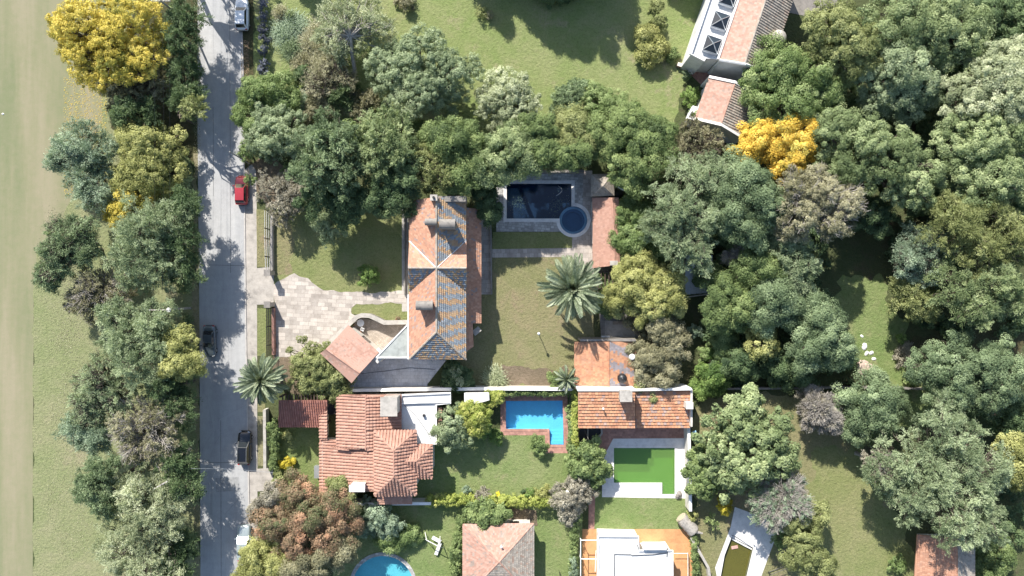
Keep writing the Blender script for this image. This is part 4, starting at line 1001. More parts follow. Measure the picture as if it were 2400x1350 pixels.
mb = MB(); mb.prism([p+tn*.2 for p in base], [p+tn*1.2 for p in base]); mb.build('gable_wall', 'white', root)
mb = MB()
for a, b in ((g[0], g[1]), (g[1], g[2])): mb.tube([a+Vector((0, 0, .1)), b+Vector((0, 0, .1))], .16, 4)
mb.build('gable_coping', 'white', root)
q = [P(*ext(1732, 0, top), 5.8), P(1690, 143, 5.8), P(1797, 160, 5.8), P(*ext(1850, 0, top), 5.8)]; mb = MB(); mb.slab([tuple(p.to_2d()) for p in q], 0, 5.6); mb.build('wall', 'white', root)
rot = math.atan2(140, 47)-math.pi/2
for (x, y) in ((1688.5, 49), (1669.5, 105), (1707, -6)):
    c = P(x, y, fz+.5); s = 1.0; cs_ = []
    u = Vector((math.cos(rot-.0), math.sin(rot), 0)); v = Vector((-u.y, u.x, 0)); u = Vector((.947, -.32, 0)) if False else u
    u = Vector((47, 140, 0)).normalized(); u = Vector((u.x, u.y, 0)); v = Vector((u.y, -u.x, 0))
    cor = [c+u*a*s+v*b*s for a, b in ((-1, -1), (1, -1), (1, 1), (-1, 1))]; apx = c+Vector((0, 0, .55))
    m = MB(); m.slab([tuple(p.to_2d()) for p in cor], fz+.005, fz+.5); so = m.build('skylight', 'white', root)
    m = MB(); z5 = Vector((0, 0, fz+.505))
    for i in range(4):
        a, b = cor[i], cor[(i+1) % 4]; m.face([Vector((a.x, a.y, fz+.51)), Vector((b.x, b.y, fz+.51)), Vector((apx.x, apx.y, fz+1.0))])
    m.build('pane', 'glass', so)
    m = MB()
    for i in range(4):
        a = cor[i]; b = cor[(i+1) % 4]; m.tube([(a.x, a.y, fz+.53), (apx.x, apx.y, fz+1.02)], .05, 4); m.tube([(a.x, a.y, fz+.53), (b.x, b.y, fz+.53)], .06, 4)
    m.build('glazing_bars', 'metal', so)
mb = MB(); a = P(1829, 84, 6.9); mb.lathe(a.x, a.y, [(.95, 4.5), (.95, 6.5), (.8, 6.8), (.3, 6.95), (0, 6.97)], 20); mb.build('round_turret', 'conc', root, True)
# its smaller neighbour
root = empty('cottage', P(1690, 250, 0), 'small gabled cottage with dusty red tiles and white parapets next to the gold tree', 'cottage')
w1, w2, n1, n2, e_1, e_2 = P(1660, 184, 4.0), P(1630, 278, 4.0), P(1722, 197, 5.3), P(1691, 289, 5.3), P(1764, 214, 4.2), P(1742, 320, 4.2)
e_1 = n1+(e_2-n2)
mb = MB(); facet(mb, [w1, n1, n2, n2+(w1-n1)], 'courses', .32, .06, .28, band=lambda p: .5 if random.random() < .15 else 0); mb.build('west_roof_slope', 'tileD', root)
mb = MB(); facet(mb, [n1, e_1, e_2, n2], 'rows', .34, .09, .4, band=lambda p: .5 if random.random() < .25 else 0); mb.build('east_roof_slope', 'tileG', root)
mb = MB(); ridge(mb, [n1, n2], .12); mb.build('ridge_tiles', 'tileD', root)
w2b = n2+(w1-n1)
for nm, off_, (A1, N1, E1) in (('south_gable', -.12, (w2b, n2, e_2)), ('north_gable', .12, (w1, n1, e_1))):
    dv = (n1-n2).normalized()*(1 if off_ > 0 else -1)
    pts = [Vector((A1.x, A1.y, 0)), Vector((E1.x, E1.y, 0)), E1+Vector((0, 0, .2)), N1+Vector((0, 0, .2)), A1+Vector((0, 0, .2))]
    m = MB(); m.prism([p+dv*.05 for p in pts], [p+dv*.38 for p in pts]); m.build(nm, 'white', root)
q = [w1, w2b, e_2, e_1]; mb = MB(); mb.slab([tuple(p) for p in shrink([v.to_2d() for v in q], .35)], 0, 4.0); mb.build('wall', 'white', root)
wallpath([(1626, 250), (1611, 276), (1650, 286)], 2.2, 3.4, .18, 'white', 'balcony', root=root)
mb = MB(); c = P(1632, 268, 2.2); mb.box(c.x, c.y, 0, 1.6, 2.0, 2.2, -.3); mb.build('balcony_base', 'white', root)
wallpath([(1588, 150), (1612, 158), (1620, 176)], 0, .6, .4, 'brick', 'planter', 'low brick planter at the lawn edge near the skylight house', 'planter', cap='lwall')
# ---- bottom centre hip house
root = empty('house', P(1168, 1316, 0), 'square bungalow with faded pink pyramid roof at the bottom edge', 'house')
ap = P(1170, 1317, 5.4); cs = [P(1085, 1229, 3.2), P(1251, 1227, 3.2), P(1251, 1405, 3.2), P(1085, 1405, 3.2)]
bn = lambda p: .8 if random.random() < .12 else 0
mb = MB(); facet(mb, [cs[0], cs[1], ap], 'courses', .3, .05, .26, band=bn); facet(mb, [cs[3], cs[0], ap], 'courses', .3, .05, .26, band=bn); mb.build('roof', 'tileD', root)
mb = MB(); facet(mb, [cs[1], cs[2], ap], 'courses', .3, .08, .26, band=bn); facet(mb, [cs[2], cs[3], ap], 'courses', .3, .08, .26, band=bn); mb.build('grey_slopes', 'tileG', root)  # east and south slopes take greyer tiles than the other two
mb = MB()
for p in cs: ridge(mb, [p, ap], .11)
mb.build('ridge_tiles', 'tileD', root); walls(root, [(1085, 1229), (1251, 1227), (1251, 1405), (1085, 1405)], 3.2, 'lwall', .5)
a = P(1175, 1281, 4.9); mb = MB(); mb.cyl(a.x, a.y, 4.0, 5.1, .08, n=8); mb.lathe(a.x, a.y, [(.08, 5.1), (.18, 5.12), (0, 5.25)], 10); mb.build('vent_pipe', 'white', root)
# ---- bottom white building
root = empty('house', P(1490, 1320, 0), 'white flat-roofed building standing on the orange patio', 'house')
wl = [(1401, 1257), (1498, 1257), (1499, 1290), (1578, 1290), (1578, 1400), (1401, 1400)]; q = [tuple(P(a, b, 3.5).to_2d()) for a, b in wl]
mb = MB(); mb.slab(q, 3.3, 3.5); mb.build('roof', 'whiteroof', root); mb = MB(); mb.slab(shrink(q, .25), 0, 3.29); mb.build('wall', 'white', root)
wallpath([(1402, 1400), (1402, 1258), (1497, 1258), (1498, 1291), (1577, 1291), (1577, 1400)], 3.5, 3.72, .16, 'white', 'parapet', root=root)
boxpx(root, 'roof_hatch', 1508, 1277, 1562, 1289, 3.0, 4.1, 'white')
for pts in ([(1440, 1350), (1440, 1299), (1480, 1300)], [(1480, 1302), (1530, 1300), (1562, 1296)], [(1565, 1285), (1563, 1305)], [(1494, 1277), (1498, 1292)]):
    m = MB(); m.tube([P(a, b, 3.6) for a, b in pts], .045, 5); m.build('roof_pipe', 'dmetal', root)
for y in (1266, 1310, 1326):
    pass
r = empty('awning_frame', P(1380, 1300, 0), 'white metal awning frame between boundary hedge and flat-roofed building', 'frame'); mb = MB()
for y in (1266, 1310): mb.tube([P(1360, y, 2.6), P(1401, y, 2.6)], .06, 6)
for x in (1361,): mb.tube([P(x, 1262, 2.6), P(x, 1400, 2.6)], .06, 6)
mb.tube([P(1397, 1290, 2.6), P(1395, 1340, 2.6)], .05, 6)
for y in (1266, 1310): a = P(1361, y, 2.6); mb.tube([(a.x, a.y, 0), (a.x, a.y, 2.6)], .05, 6)
mb.build('bars', 'white', r)
r = empty('railing', P(1615, 1310, 0), 'thin white railing on the east side of the orange patio', 'railing'); mb = MB()
for z in (.5, 1.0): mb.tube([P(1612, 1296, z), P(1613, 1400, z)], .04, 5)
for y in range(1296, 1400, 24): mb.tube([P(1612, y, 0), P(1612, y, 1.0)], .04, 5)
mb.tube([P(1578, 1297, 1.0), P(1612, 1297, 1.0)], .04, 5); mb.build('bars', 'white', r)
# ---- bottom right house
root = empty('house', P(2210, 1330, 0), 'pale pink gabled roof half hidden by the feathery tree at lower right', 'house')
mb = MB(); facet(mb, [P(2150, 1253, 3.4), P(2246, 1262, 5.2), P(2246, 1400, 5.2), P(2150-10, 1400, 3.4)], 'courses', .3, .05, .26); mb.build('west_roof_slope', 'tileA', root)
mb = MB(); facet(mb, [P(2246, 1262, 5.2), P(2284, 1266, 4.5), P(2284, 1400, 4.5), P(2246, 1400, 5.2)], 'courses', .3, .08, .26); mb.build('east_roof_slope', 'tileG', root)  # this slope's shade is put into the grey tile colour
mb = MB(); ridge(mb, [P(2246, 1262, 5.2), P(2246, 1400, 5.2)], .12); mb.build('ridge_tiles', 'tileG', root); walls(root, [(2188, 1272), (2272, 1272), (2272, 1400), (2188, 1400)], 3.9, 'lwall', .2)
# ---- corrugated shed
root = empty('shed', P(1638, 650, 0), 'rusty corrugated metal shed roof half buried in trees by the bare branches', 'shed')
mb = MB(); rs = random.Random(4)
for k in range(5):
    x0 = 1606+k*13; z = 2.8+rs.uniform(-.1, .25)
    a, b, c, d = P(x0, 598, z), P(x0+12.5, 598, z), P(x0+12.5, 690-k, z-.4), P(x0, 690-k, z-.4)
    facet(mb, [a, b, c, d], 'rows', .16, .05, 1.4, .03)
mb.build('roof', 'metal', root)
mb = MB(); a, b = P(1610, 604, 2.3), P(1668, 684, 2.3); mb.box((a.x+b.x)/2, (a.y+b.y)/2, 0, b.x-a.x, a.y-b.y, 2.2); mb.build('wall', 'wood', root)
mb = MB(); mb.tube([P(1604, 697, 2.4), P(1670, 688, 2.4)], .09, 6); mb.build('beam', 'gbark', root)
# ------------------------------------------------------------------ boundary walls and fences
wallpath([(805, 915), (960, 913), (1150, 911), (1353, 912)], 0, 2.0, .32, 'lwall', 'boundary_wall', 'long white-topped boundary wall between striped-roof house and bungalow', cap='white')
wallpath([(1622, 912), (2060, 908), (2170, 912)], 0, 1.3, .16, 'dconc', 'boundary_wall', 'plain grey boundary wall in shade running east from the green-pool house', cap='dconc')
wallpath([(1614, 1003), (1617, 1100), (1618, 1198)], 0, 2.2, .3, 'lwall', 'boundary_wall', 'white wall with buttress marks along the east side of the green pool', cap='white')
wallpath([(1645, 1350-100), (1620, 1260), (1660, 1330), (1672, 1404)][1:], 0, 1.2, .25, 'lwall', 'boundary_wall', 'low slanting pale wall beside the stagnant kinked pool', cap='conc')
wallpath([(620, 960), (621, 1098)], 0, 1.3, .3, 'lwall', 'garden_wall', 'low pale street wall in front of the bungalow and black car', cap='conc')
wallpath([(745, 1182), (1010, 1180)], 0, 2.1, .28, 'lwall', 'boundary_wall', 'white-capped wall at the foot of the bungalow beside the rust-red tree', cap='white')
wallpath([(948, 500), (948, 690)], 0, .5, .2, 'dconc', 'garden_wall', 'low dark kerb wall along the west side of the striped-roof house')
wallpath([(1150, 500), (1152, 690)], 0, .6, .22, 'dconc', 'garden_wall', 'low dark kerb wall along the east path of the striped-roof house')
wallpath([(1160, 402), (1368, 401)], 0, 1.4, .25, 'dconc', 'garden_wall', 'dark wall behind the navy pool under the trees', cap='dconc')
def fence(label, pts, h, post='dmetal', n=None, rails=(.3, 1.0, 1.7), name='fence', rail_mat='dmetal', sp=.16):
    q = [P(a, b, 0) for a, b in pts]; root = empty(name, (q[0].x, q[0].y, 0), label, 'fence')
    rl, pk = MB(), MB()
    for a, b in zip(q[:-1], q[1:]):
        L = (b-a).length; d = (b-a)/L
        for z in rails: rl.tube([a+Vector((0, 0, z*h/1.8)), b+Vector((0, 0, z*h/1.8))], .04, 4)
        k = 0
        while k*sp < L: p = a+d*k*sp; pk.tube([(p.x, p.y, .05), (p.x, p.y, h)], .018, 3); k += 1
        for j in range(int(L/2.5)+1):
            p = a+d*min(L, j*2.5); m = MB(); m.tube([(p.x, p.y, 0), (p.x, p.y, h+.1)], .06, 6); m.build('post', post, root)
    rl.build('rail', rail_mat, root); pk.build('pickets', 'dmetal', root); return root
fence('dark railing with white top rails north of the driveway gate', [(632, 495), (632, 560), (634, 636)], 2.0, rail_mat='white')
fence('dark green-grey railing south of the driveway gate', [(636, 722), (637, 832)], 2.0)
wallpath([(636, 498), (636, 634)], 0, .7, .35, 'conc', 'garden_wall', 'low plinth wall under the north street railing')
wallpath([(639, 722), (640, 832)], 0, .7, .35, 'brick', 'garden_wall', 'low plinth wall under the south street railing')
for y, t in ((640, 'square stone gate pillar on the north side of the driveway'), (713, 'square stone gate pillar on the south side of the driveway')):
    r = empty('gate_pillar', P(640, y, 0), t, 'pillar', 'gate pillars of the driveway'); c = P(640, y, 0); m = MB(); m.box(c.x, c.y, 0, .6, .6, 2.2); m.build('shaft', 'conc', r); m = MB(); m.box(c.x, c.y, 2.201, .85, .85, .18); m.build('cap', 'dconc', r, bevel=.03)
fence('thin wire fence on the lawn right of the stagnant pool', [(1800, 1340), (1860, 1318), (1880, 1300)], 1.0, rails=(.3, 1.7), sp=1.2)

# ------------------------------------------------------------------ cars
def car(label, x, y, L, W, Hh, col, heading=0, rot=0, wagon=True, roofmat=None, rails=False, dark_roof=False):
    root = empty('parked_car', (0, 0, 0), label, 'car', 'cars on the street')
    pm = paint('car_paint_'+label.split()[0], col, .22, .35 if max(col) < .7 else 0, .9)
    st = [(-.5, .66, .78), (-.485, .8, .88), (-.45, .92, .95), (-.36, .985, 1.0), (-.2, 1, 1.0), (0, 1, .99), (.17, .99, .96), (.27, .975, .92), (.37, .95, .86), (.44, .9, .79), (.48, .8, .7), (.5, .64, .6)]
    k = Hh/1.5; hw = W/2; prof = [(1.0, .28), (1.015, .5), (1.0, .72), (.95, .93), (.84, .99), (.5, 1.02), (0, 1.035)]
    mb = MB(); rings = []
    for t, w_, zt in st:
        r_ = [(hw*w_*a, t*L, (zt*k*b if b > .6 else b*k)) for a, b in prof]
        rings.append(r_+[(-p[0], p[1], p[2]) for p in r_[-2::-1]])
    n = len(rings[0]); base = 0
    for r_ in rings: mb.v += r_
    for i in range(len(rings)-1):
        for j in range(n-1): mb.f.append((i*n+j, i*n+j+1, (i+1)*n+j+1, (i+1)*n+j)); mb.var.append(.5); mb.band.append(0)
        mb.f.append((i*n+n-1, i*n, (i+1)*n, (i+1)*n+n-1)); mb.var.append(.5); mb.band.append(0)
    mb.f.append(tuple(range(n))[::-1]); mb.f.append(tuple((len(rings)-1)*n+j for j in range(n))); mb.var += [.5, .5]; mb.band += [0, 0]
    bd = mb.build('body', pm, root, True)
    # greenhouse
    yb0, yb1 = (-.455*L if wagon else -.34*L), .21*L; yr0, yr1 = (-.37*L if wagon else -.2*L), .045*L
    zb, zr = .96*k, Hh; wb, wr = hw*.9, hw*.7
    def cor(y, w_, z): return [Vector((w_, y, z)), Vector((-w_, y, z))]
    B1, B0, R1, R0 = cor(yb1, wb*.93, zb*.96), cor(yb0, wb*.93, zb), cor(yr1, wr, zr-.03), cor(yr0, wr, zr-.05)
    def pane(name, q, inset=.07, out=.006):
        c = sum(q, Vector((0, 0, 0)))/4; nn = (q[1]-q[0]).cross(q[3]-q[0]).normalized()
        if nn.z < 0 and abs(nn.z) > .2 or (abs(nn.z) <= .2 and nn.x*c.x < 0): nn = -nn
        m = MB(); m.face([c+(p-c)*(1-inset)+nn*out for p in q]); m.build(name, 'glass', root)
    m = MB(); m.prism([B1[0], B1[1], B0[1], B0[0]], [R1[0], R1[1], R0[1], R0[0]], capb=False); m.build('cabin', pm, root, bevel=.05)
    pane('windshield', [B1[0], B1[1], R1[1], R1[0]], .1); pane('rear_window', [B0[0], B0[1], R0[1], R0[0]], .16)
    for s in (0, 1): pane('side_window', [B1[s], B0[s], R0[s], R1[s]], .12)
    m = MB(); nx, ny = 4, 5; g = []
    for i in range(nx+1):
        for j in range(ny+1):
            u, v = i/nx*2-1, j/ny*2-1; g.append((u*wr*.98, (yr0+yr1)/2+v*(yr1-yr0)/2*.98, zr-.03+.045*(1-u*u)*(1-v*v*.6)))
    m.v = g
    for i in range(nx):
        for j in range(ny): a = i*(ny+1)+j; m.f.append((a, a+ny+1, a+ny+2, a+1)); m.var.append(.5); m.band.append(0)
    m.build('roof', M['black'] if dark_roof else pm, root, True)
    if rails:
        for s in (-1, 1): m = MB(); m.tube([(s*wr*.95, yr0*.98, zr+.03), (s*wr*.95, yr1*.9, zr+.04)], .025, 5); m.build('roof_rail', 'metal', root)
    for s in (-1, 1):
        m = MB(); m.box(s*(hw+.09), .14*L, .95*k, .2, .13, .13); m.build('mirror', pm, root, bevel=.03)
        m = MB(); m.box(s*hw*.66, .474*L, .60*k, .34, .14, .13, s*-.45); m.build('headlight', 'metal', root, bevel=.02)
        m = MB(); m.box(s*hw*.72, -.487*L, .72*k, .22, .08, .2, s*.3); m.build('taillight', LM_RED, root, bevel=.02)
        for yy in (-.31, .31):
            m = MB(); m.tube([(s*(hw-.2), yy*L, .32), (s*(hw+.0), yy*L, .32)], .32, 16); wh = m.build('wheel', 'rubber', root)
            m = MB(); m.tube([(s*(hw-.01), yy*L, .32), (s*(hw+.012), yy*L, .32)], .19, 12); m.build('rim', 'metal', wh)
    m = MB(); m.tube([(-wb*.5, .222*L, zb+.0), (0, .236*L, zb*.99)], .015, 4); m.build('wiper', 'black', root)
    for e_ in (-1, 1): m = MB(); m.box(0, e_*.497*L, .3*k, W*.62, .1, .16); m.build('bumper', 'black', root, bevel=.03)
    c = P(x, y, .5); root.location = (c.x, c.y, .02); root.rotation_euler = (0, 0, heading+rot)
    return root
LM_RED = paint('lamp_red', (.5, .01, .01))
car('white hatchback with dark windows parked beside the lavender row', 568, 35, 4.3, 1.82, 1.52, (.82, .83, .85))
car('red hatchback parked on the road edge below the overhanging tree', 567, 446, 4.0, 1.72, 1.48, (.48, .045, .055))
car('grey sedan driving on the shaded left side of the road', 492, 799, 4.3, 1.76, 1.44, (.09, .115, .135), math.pi, wagon=False)
car('black hatchback with roof rails parked by the low street wall', 574, 1049, 4.6, 1.84, 1.55, (.012, .014, .018), rot=-.02, rails=True)
car('silver green pickup partly covered by the rust-coloured tree', 573, 1271, 4.9, 1.84, 1.6, (.42, .48, .48), rot=0, wagon=False)

# ------------------------------------------------------------------ utility poles, wires, lamps
def pole(label, x, y, h, arms, lamp=None):
    root = empty('utility_pole', P(x, y, 0), label, 'utility pole', 'utility poles beside the road'); c = P(x, y, 0)
    m = MB(); m.tube([(c.x, c.y, -.1), (c.x, c.y, h)], [.17, .11], 10); m.build('pole', 'gbark', root)
    for z, l, a in arms:
        m = MB(); m.box(c.x, c.y, z, l, .11, .12, a); ao = m.build('crossarm', 'gbark', root)
        for t in (-.46, -.2, .2, .46):
            m = MB(); m.cyl(c.x+t*l*math.cos(a), c.y+t*l*math.sin(a), z+.121, z+.3, .05, n=8); m.build('insulator', 'white', ao)
    if lamp:
        m = MB(); dx = lamp; m.tube([(c.x, c.y, h-1.2), (c.x+dx*.6, c.y, h-.5), (c.x+dx, c.y, h-.45)], .04, 6); m.build('lamp_arm', 'metal', root)
        m = MB(); m.lathe(c.x+dx*1.15, c.y, [(0, h-.3), (.28, h-.35), (.3, h-.5), (.2, h-.56), (0, h-.56)], 12); m.build('lamp_head', 'white', root)
    return c
pole('wooden utility pole with street lamp next to the grey sedan', 446, 722, 8.5, [(8.1, 2.6, 0), (6.6, 2.4, .06)], .9)
pole('wooden utility pole leaning crossarm among trees beside the black car', 446, 1098, 8.2, [(7.8, 1.9, .5)])
pole('utility pole hidden behind the big yellow tree', 448, 60, 8.5, [(8.1, 2.4, 0)])
for i, (xo, z, lb) in enumerate(((-.9, 8.3, 'westmost thin overhead wire running the length of the road'), (.2, 8.25, 'middle thin overhead wire running the length of the road'), (1.0, 8.3, 'eastmost thin overhead wire running the length of the road'))):
    m = MB(); pts = []
    for (ya, yb) in ((-330, 60), (60, 722), (722, 1098), (1098, 1700)):
        a, b = P(447, ya, 0), P(446, yb, 0)
        for k in range(8): t = k/8; pts.append((a.x+xo, a.y+(b.y-a.y)*t, z-4*t*(1-t)*.5))
    m.tube(pts, .011, 4); o = m.build('overhead_wire', 'dmetal', loc=(pts[0][0], pts[0][1], 0)); tag(o, lb, 'wire', 'overhead wires along the road')
m = MB(); a, b = P(448, 1098, 8.0), P(640, 1108, 4.0); m.tube([a+(b-a)*t/8-Vector((0, 0, .6*math.sin(math.pi*t/8))) for t in range(9)], .015, 4)
tag(m.build('service_wire', 'metal', loc=(a.x, a.y, 0)), 'thin wire crossing the road towards the bungalow', 'wire')
m = MB(); a = P(585, 384, 0); root = empty('utility_pole', (a.x, a.y, 0), 'thin dark leaning pole at the right kerb above the red car', 'pole'); m.tube([(a.x, a.y, 0), (a.x-.5, a.y+.6, 5.5)], [.1, .07], 8); m.build('pole', 'gbark', root)
def globe(label, x, y, h, r=.2, name='garden_lamp'):
    root = empty(name, P(x, y, 0), label, 'lamp'); c = P(x, y, 0)
    m = MB(); m.tube([(c.x, c.y, 0), (c.x, c.y, h)], .05, 8); m.build('post', 'dmetal', root)
    m = MB(); m.lathe(c.x, c.y, [(0, h), (r*.6, h+r*.15), (r, h+r*.8), (r*.9, h+r*1.4), (r*.45, h+r*1.9), (0, h+r*2)], 14); m.build('globe', 'white', root, True)
globe('slim post lamp standing alone on the dry lawn', 1261, 779, 2.5)
globe('white globe lamp beside the purple-grey tree at the hedge end', 1326, 1139, 2.6, .28)
globe('small white globe lamp right of the pink pyramid roof', 1311, 1340, 2.0, .22)
m = MB(); a, b = P(1444, 436, 4.6), P(1476, 453, 4.2); root = empty('pole', (b.x, b.y, 0), 'leaning white pole next to the pyramid-roofed pavilion', 'pole'); m.tube([a, b], .09, 8); m.tube([b, (b.x, b.y, 0)], .06, 8); m.build('tube', 'white', root)
m = MB(); c = P(1448, 452, 1.6); root = empty('water_tank', (c.x, c.y, 0), 'round dark tank squeezed beside the pyramid-roofed pavilion', 'water tank'); m.lathe(c.x, c.y, [(.7, 0), (.72, 1.5), (.5, 1.7), (0, 1.75)], 18); m.build('tank', 'black', root, True)
# terrace furniture
def ftable(label, x, y, r, h=.72, mat='white'):
    root = empty('garden_table', P(x, y, 0), label, 'table'); c = P(x, y, h); m = MB(); m.lathe(c.x, c.y, [(0, h+.03), (r, h+.03), (r, h), (0, h)], 20); m.build('tabletop', mat, root)
    m = MB(); m.cyl(c.x, c.y, 0.05, h-.005, .05, n=8); m.cyl(c.x, c.y, .04, .08, r*.5, n=12); m.build('pedestal', mat, root)
def chair(label, x, y, rot, mat='white', group=None):
    root = empty('garden_chair', (0, 0, 0), label, 'chair', group)
    m = MB(); m.box(0, 0, .42, .46, .46, .04); m.build('seat', mat, root, bevel=.01); m = MB(); m.box(0, -.22, .47, .46, .04, .42); m.build('backrest', mat, root, bevel=.01)
    for sx in (-1, 1):
        for sy in (-1, 1): m = MB(); m.cyl(sx*.2, sy*.2, 0, .419, .02, n=6); m.build('leg', mat, root)
        m = MB(); m.box(sx*.22, 0, .62, .04, .42, .03); m.build('armrest', mat, root)
    c = P(x, y, .4); root.location = (c.x, c.y, .034); root.rotation_euler.z = rot
ftable('round white table on the walled terrace', 845, 757, .5)
chair('white chair on the terrace nearest the curved wall corner', 833, 750, .6, group='terrace chairs'); chair('white chair south of the round terrace table', 850, 772, 2.8, group='terrace chairs')
def pot(label, x, y, r, h, leaf=None, mat=None):
    root = empty('plant_pot', P(x, y, 0), label, 'plant pot'); c = P(x, y, 0); m = MB(); m.lathe(c.x, c.y, [(r*.65, 0), (r, h*.9), (r*1.08, h*.92), (r*1.08, h), (r*.9, h), (r*.85, h*.85), (0, h*.84)], 16); m.build('pot', mat or M['tilePot'], root, True)
    if leaf:
        rs = np.random.RandomState(int(x)); C, X, Y, v = foliage(rs, [(c.x, c.y, h+r*.5, r*.95)], 'shrub'); quads_mesh('plant', C, X, Y, v, LM[leaf], root)
M['tilePot'] = plain('terracotta', (.42, .19, .1))
pot('empty terracotta pot on the terrace below the white table', 843, 780, .32, .5); pot('leafy terracotta pot beside the garage roof corner', 826, 759, .35, .5, 'mid'); pot('terracotta pot against the striped-roof house west wall', 934, 748, .3, .5, 'rust')
chair('yellow garden chair on the lawn by the clipped hedge', 1167, 1156, .3, M['yellowpl'] if 'yellowpl' in M else plain('yellow_plastic', (.8, .6, .05), .4))
# swing bench
root = empty('swing_seat', P(1016, 1282, 0), 'white metal swing frame standing on the shaded lawn by the round pool', 'swing'); m = MB()
a, b = P(1000, 1266, 2.0), P(1030, 1282, 2.0); m.tube([a, b], .06, 8)
for p, s in ((a, (-8, -9)), (a, (-8, 6)), (b, (6, -14)), (b, (-2, 12))):
    m.tube([p, Vector((p.x+s[0]/S, p.y+s[1]/S, 0))], .045, 6)
m.build('frame', 'white', root); m = MB(); m.box((a.x+b.x)/2+.3, (a.y+b.y)/2, .5, 1.3, .5, .06, -.5); m.build('seat', 'white', root); m = MB(); c = P(1026, 1288, .6); m.box(c.x, c.y, .3, .45, 1.7, .12, -.35); m.build('slide', 'white', root, bevel=.03)
# felled log
root = empty('fallen_log', P(1615, 1232, 0), 'thick felled grey log lying over the orange patio corner', 'log')
m = MB(); a, b = P(1596, 1212, 1.0), P(1626, 1246, 1.0); rs = np.random.RandomState(8); pts = [a+(b-a)*k/8 for k in range(9)]
m.tube([p+Vector((rs.uniform(-.08, .08), rs.uniform(-.08, .08), 0)) for p in pts], [.75, .85, .82, .86, .84, .9, .86, .92, .88], 14, False); m.build('bark_surface', 'gbark', root, True)
for e_, o_ in ((pts[0], pts[1]), (pts[-1], pts[-2])):
    d = (e_-o_).normalized(); m = MB(); m.tube([e_-d*.05, e_+d*.02], .8, 14); m.build('cut_face', plain('cut_timber', (.45, .38, .28), scale=4), root)
m = MB(); m.tube([pts[-2]+Vector((.3, -.1, .3)), pts[-1]+Vector((1.1, -.1, .4))], [.25, .12], 7); m.build('branch_stub', 'gbark', root)
# white rubble and spoil heap
def rock(name, label, cat, x, y, r, mat, flat=.6, group=None, seed=1, z=0):
    rs = np.random.RandomState(seed); c = P(x, y, 0); m = MB(); n = 9; L = 6
    for i in range(L+1):
        th = math.pi/2*i/L
        for k in range(n*2):
            a = math.pi*k/n; q = r*math.cos(th)*(1+.22*math.sin(a*2+seed)+rs.uniform(-.12, .12)); m.v.append((c.x+q*math.cos(a), c.y+q*math.sin(a), r*flat*math.sin(th)*(1+rs.uniform(-.15, .15))-.03+z))
    for i in range(L):
        for k in range(n*2): m.f.append((i*n*2+k, i*n*2+(k+1) % (n*2), (i+1)*n*2+(k+1) % (n*2), (i+1)*n*2+k)); m.var.append(.5); m.band.append(0)
    o = m.build(name, mat, loc=(c.x, c.y, 0)); tag(o, label, cat, group); return o
rock('spoil_heap', 'heap of pinkish soil on the grass between two bluish-green domes', 'soil heap', 2029, 866, 1.35, M['earthheap'] if 'earthheap' in M else plain('pink_soil', (.42, .33, .27), .95, 0, .25, 1.5), .45, seed=3)
for i, (x, y, r_) in enumerate(((2026, 812, .42), (2031, 828, .3), (2042, 827, .3), (2048, 841, .27), (2020, 788, .22))):
    rock('white_rock', ['largest white rock near the soil heap', 'white rock just below the largest one near the soil heap', 'white rock on the right of the rubble near the soil heap', 'white rock lying nearest the soil heap', 'topmost small white rock of the rubble near the soil heap'][i], 'rock', x, y, r_, M['white'], .7, 'white rocks beside the soil heap', seed=i+5)
tag(rock('golf_ball_marker', 'tiny white marker on the fairway at the left edge', 'marker', 7, 267, .16, M['white'], .8, seed=2), None)
rock('stone_urn', 'weathered stone block on the white deck corner by the green pool', 'stone block', 1590, 1160, .5, M['dconc'], 1.2, seed=12)
r = empty('skimmer_box', P(1436, 1088, 0), 'small grey lid on the white deck left of the green pool', 'lid'); m = MB(); c = P(1429, 1089, 0); m.box(c.x, c.y, .03, .4, .3, .06); m.build('lid', 'dconc', r)
r = empty('sunbed', P(1735, 1262, 0), 'pale pink board lying in the stagnant kinked pool', 'float'); m = MB(); c = P(1722, 1283, -.4); m.box(c.x, c.y, -.49, .9, .4, .08, .2); m.build('board', plain('pink_foam', (.6, .35, .3)), r, bevel=.03)
r = empty('bird_table', P(1612, 1010, 0), 'blue-white umbrella stand folded by the veranda corner', 'parasol'); c = P(1612, 1006, 0); m = MB(); m.tube([(c.x, c.y, 0), (c.x, c.y, 2.2)], .04, 6); m.build('mast', 'metal', r); m = MB(); m.tube([(c.x, c.y, 2.3), (c.x+.5, c.y+.2, 2.5)], [.1, .2], 8); m.build('folded_canopy', plain('pale_blue_fabric', (.3, .5, .65)), r)
# fallen leaves on the rough and verge
rs = np.random.RandomState(77)
def litterbed(name, x0, y0, x1, y1, n, leaf, label, gauss=False):
    px_ = rs.uniform(x0, x1, n); py_ = rs.uniform(y0, y1, n)
    if gauss: px_ = (x0+x1)/2+rs.normal(size=n)*(x1-x0)/5
    if gauss: k_ = rs.randint(0, 60, n); px_ = px_*.4+rs.uniform(x0+10, x1-10, 60)[k_]*.6+rs.normal(size=n)*6; py_ = rs.uniform(y0, y1, 60)[k_]+rs.normal(size=n)*22
    C = np.array([tuple(P(a, b, .03)) for a, b in zip(px_, py_)]); C[:, 2] = .03+rs.rand(n)*.03
    a = rs.rand(n)*6.28; X = np.stack([np.cos(a), np.sin(a), rs.normal(size=n)*.2], 1)*.045; Y = np.stack([-np.sin(a), np.cos(a), rs.normal(size=n)*.2], 1)*.06
    o = quads_mesh(name, C, X, Y, .5+rs.normal(size=n)*.25, LM[leaf], None); tag(o, label, 'fallen leaves', kind='stuff')
litterbed('fallen_leaves', 85, 500, 240, 1350, 4200, 'tan', 'pale fallen leaves scattered on the rough grass', True)
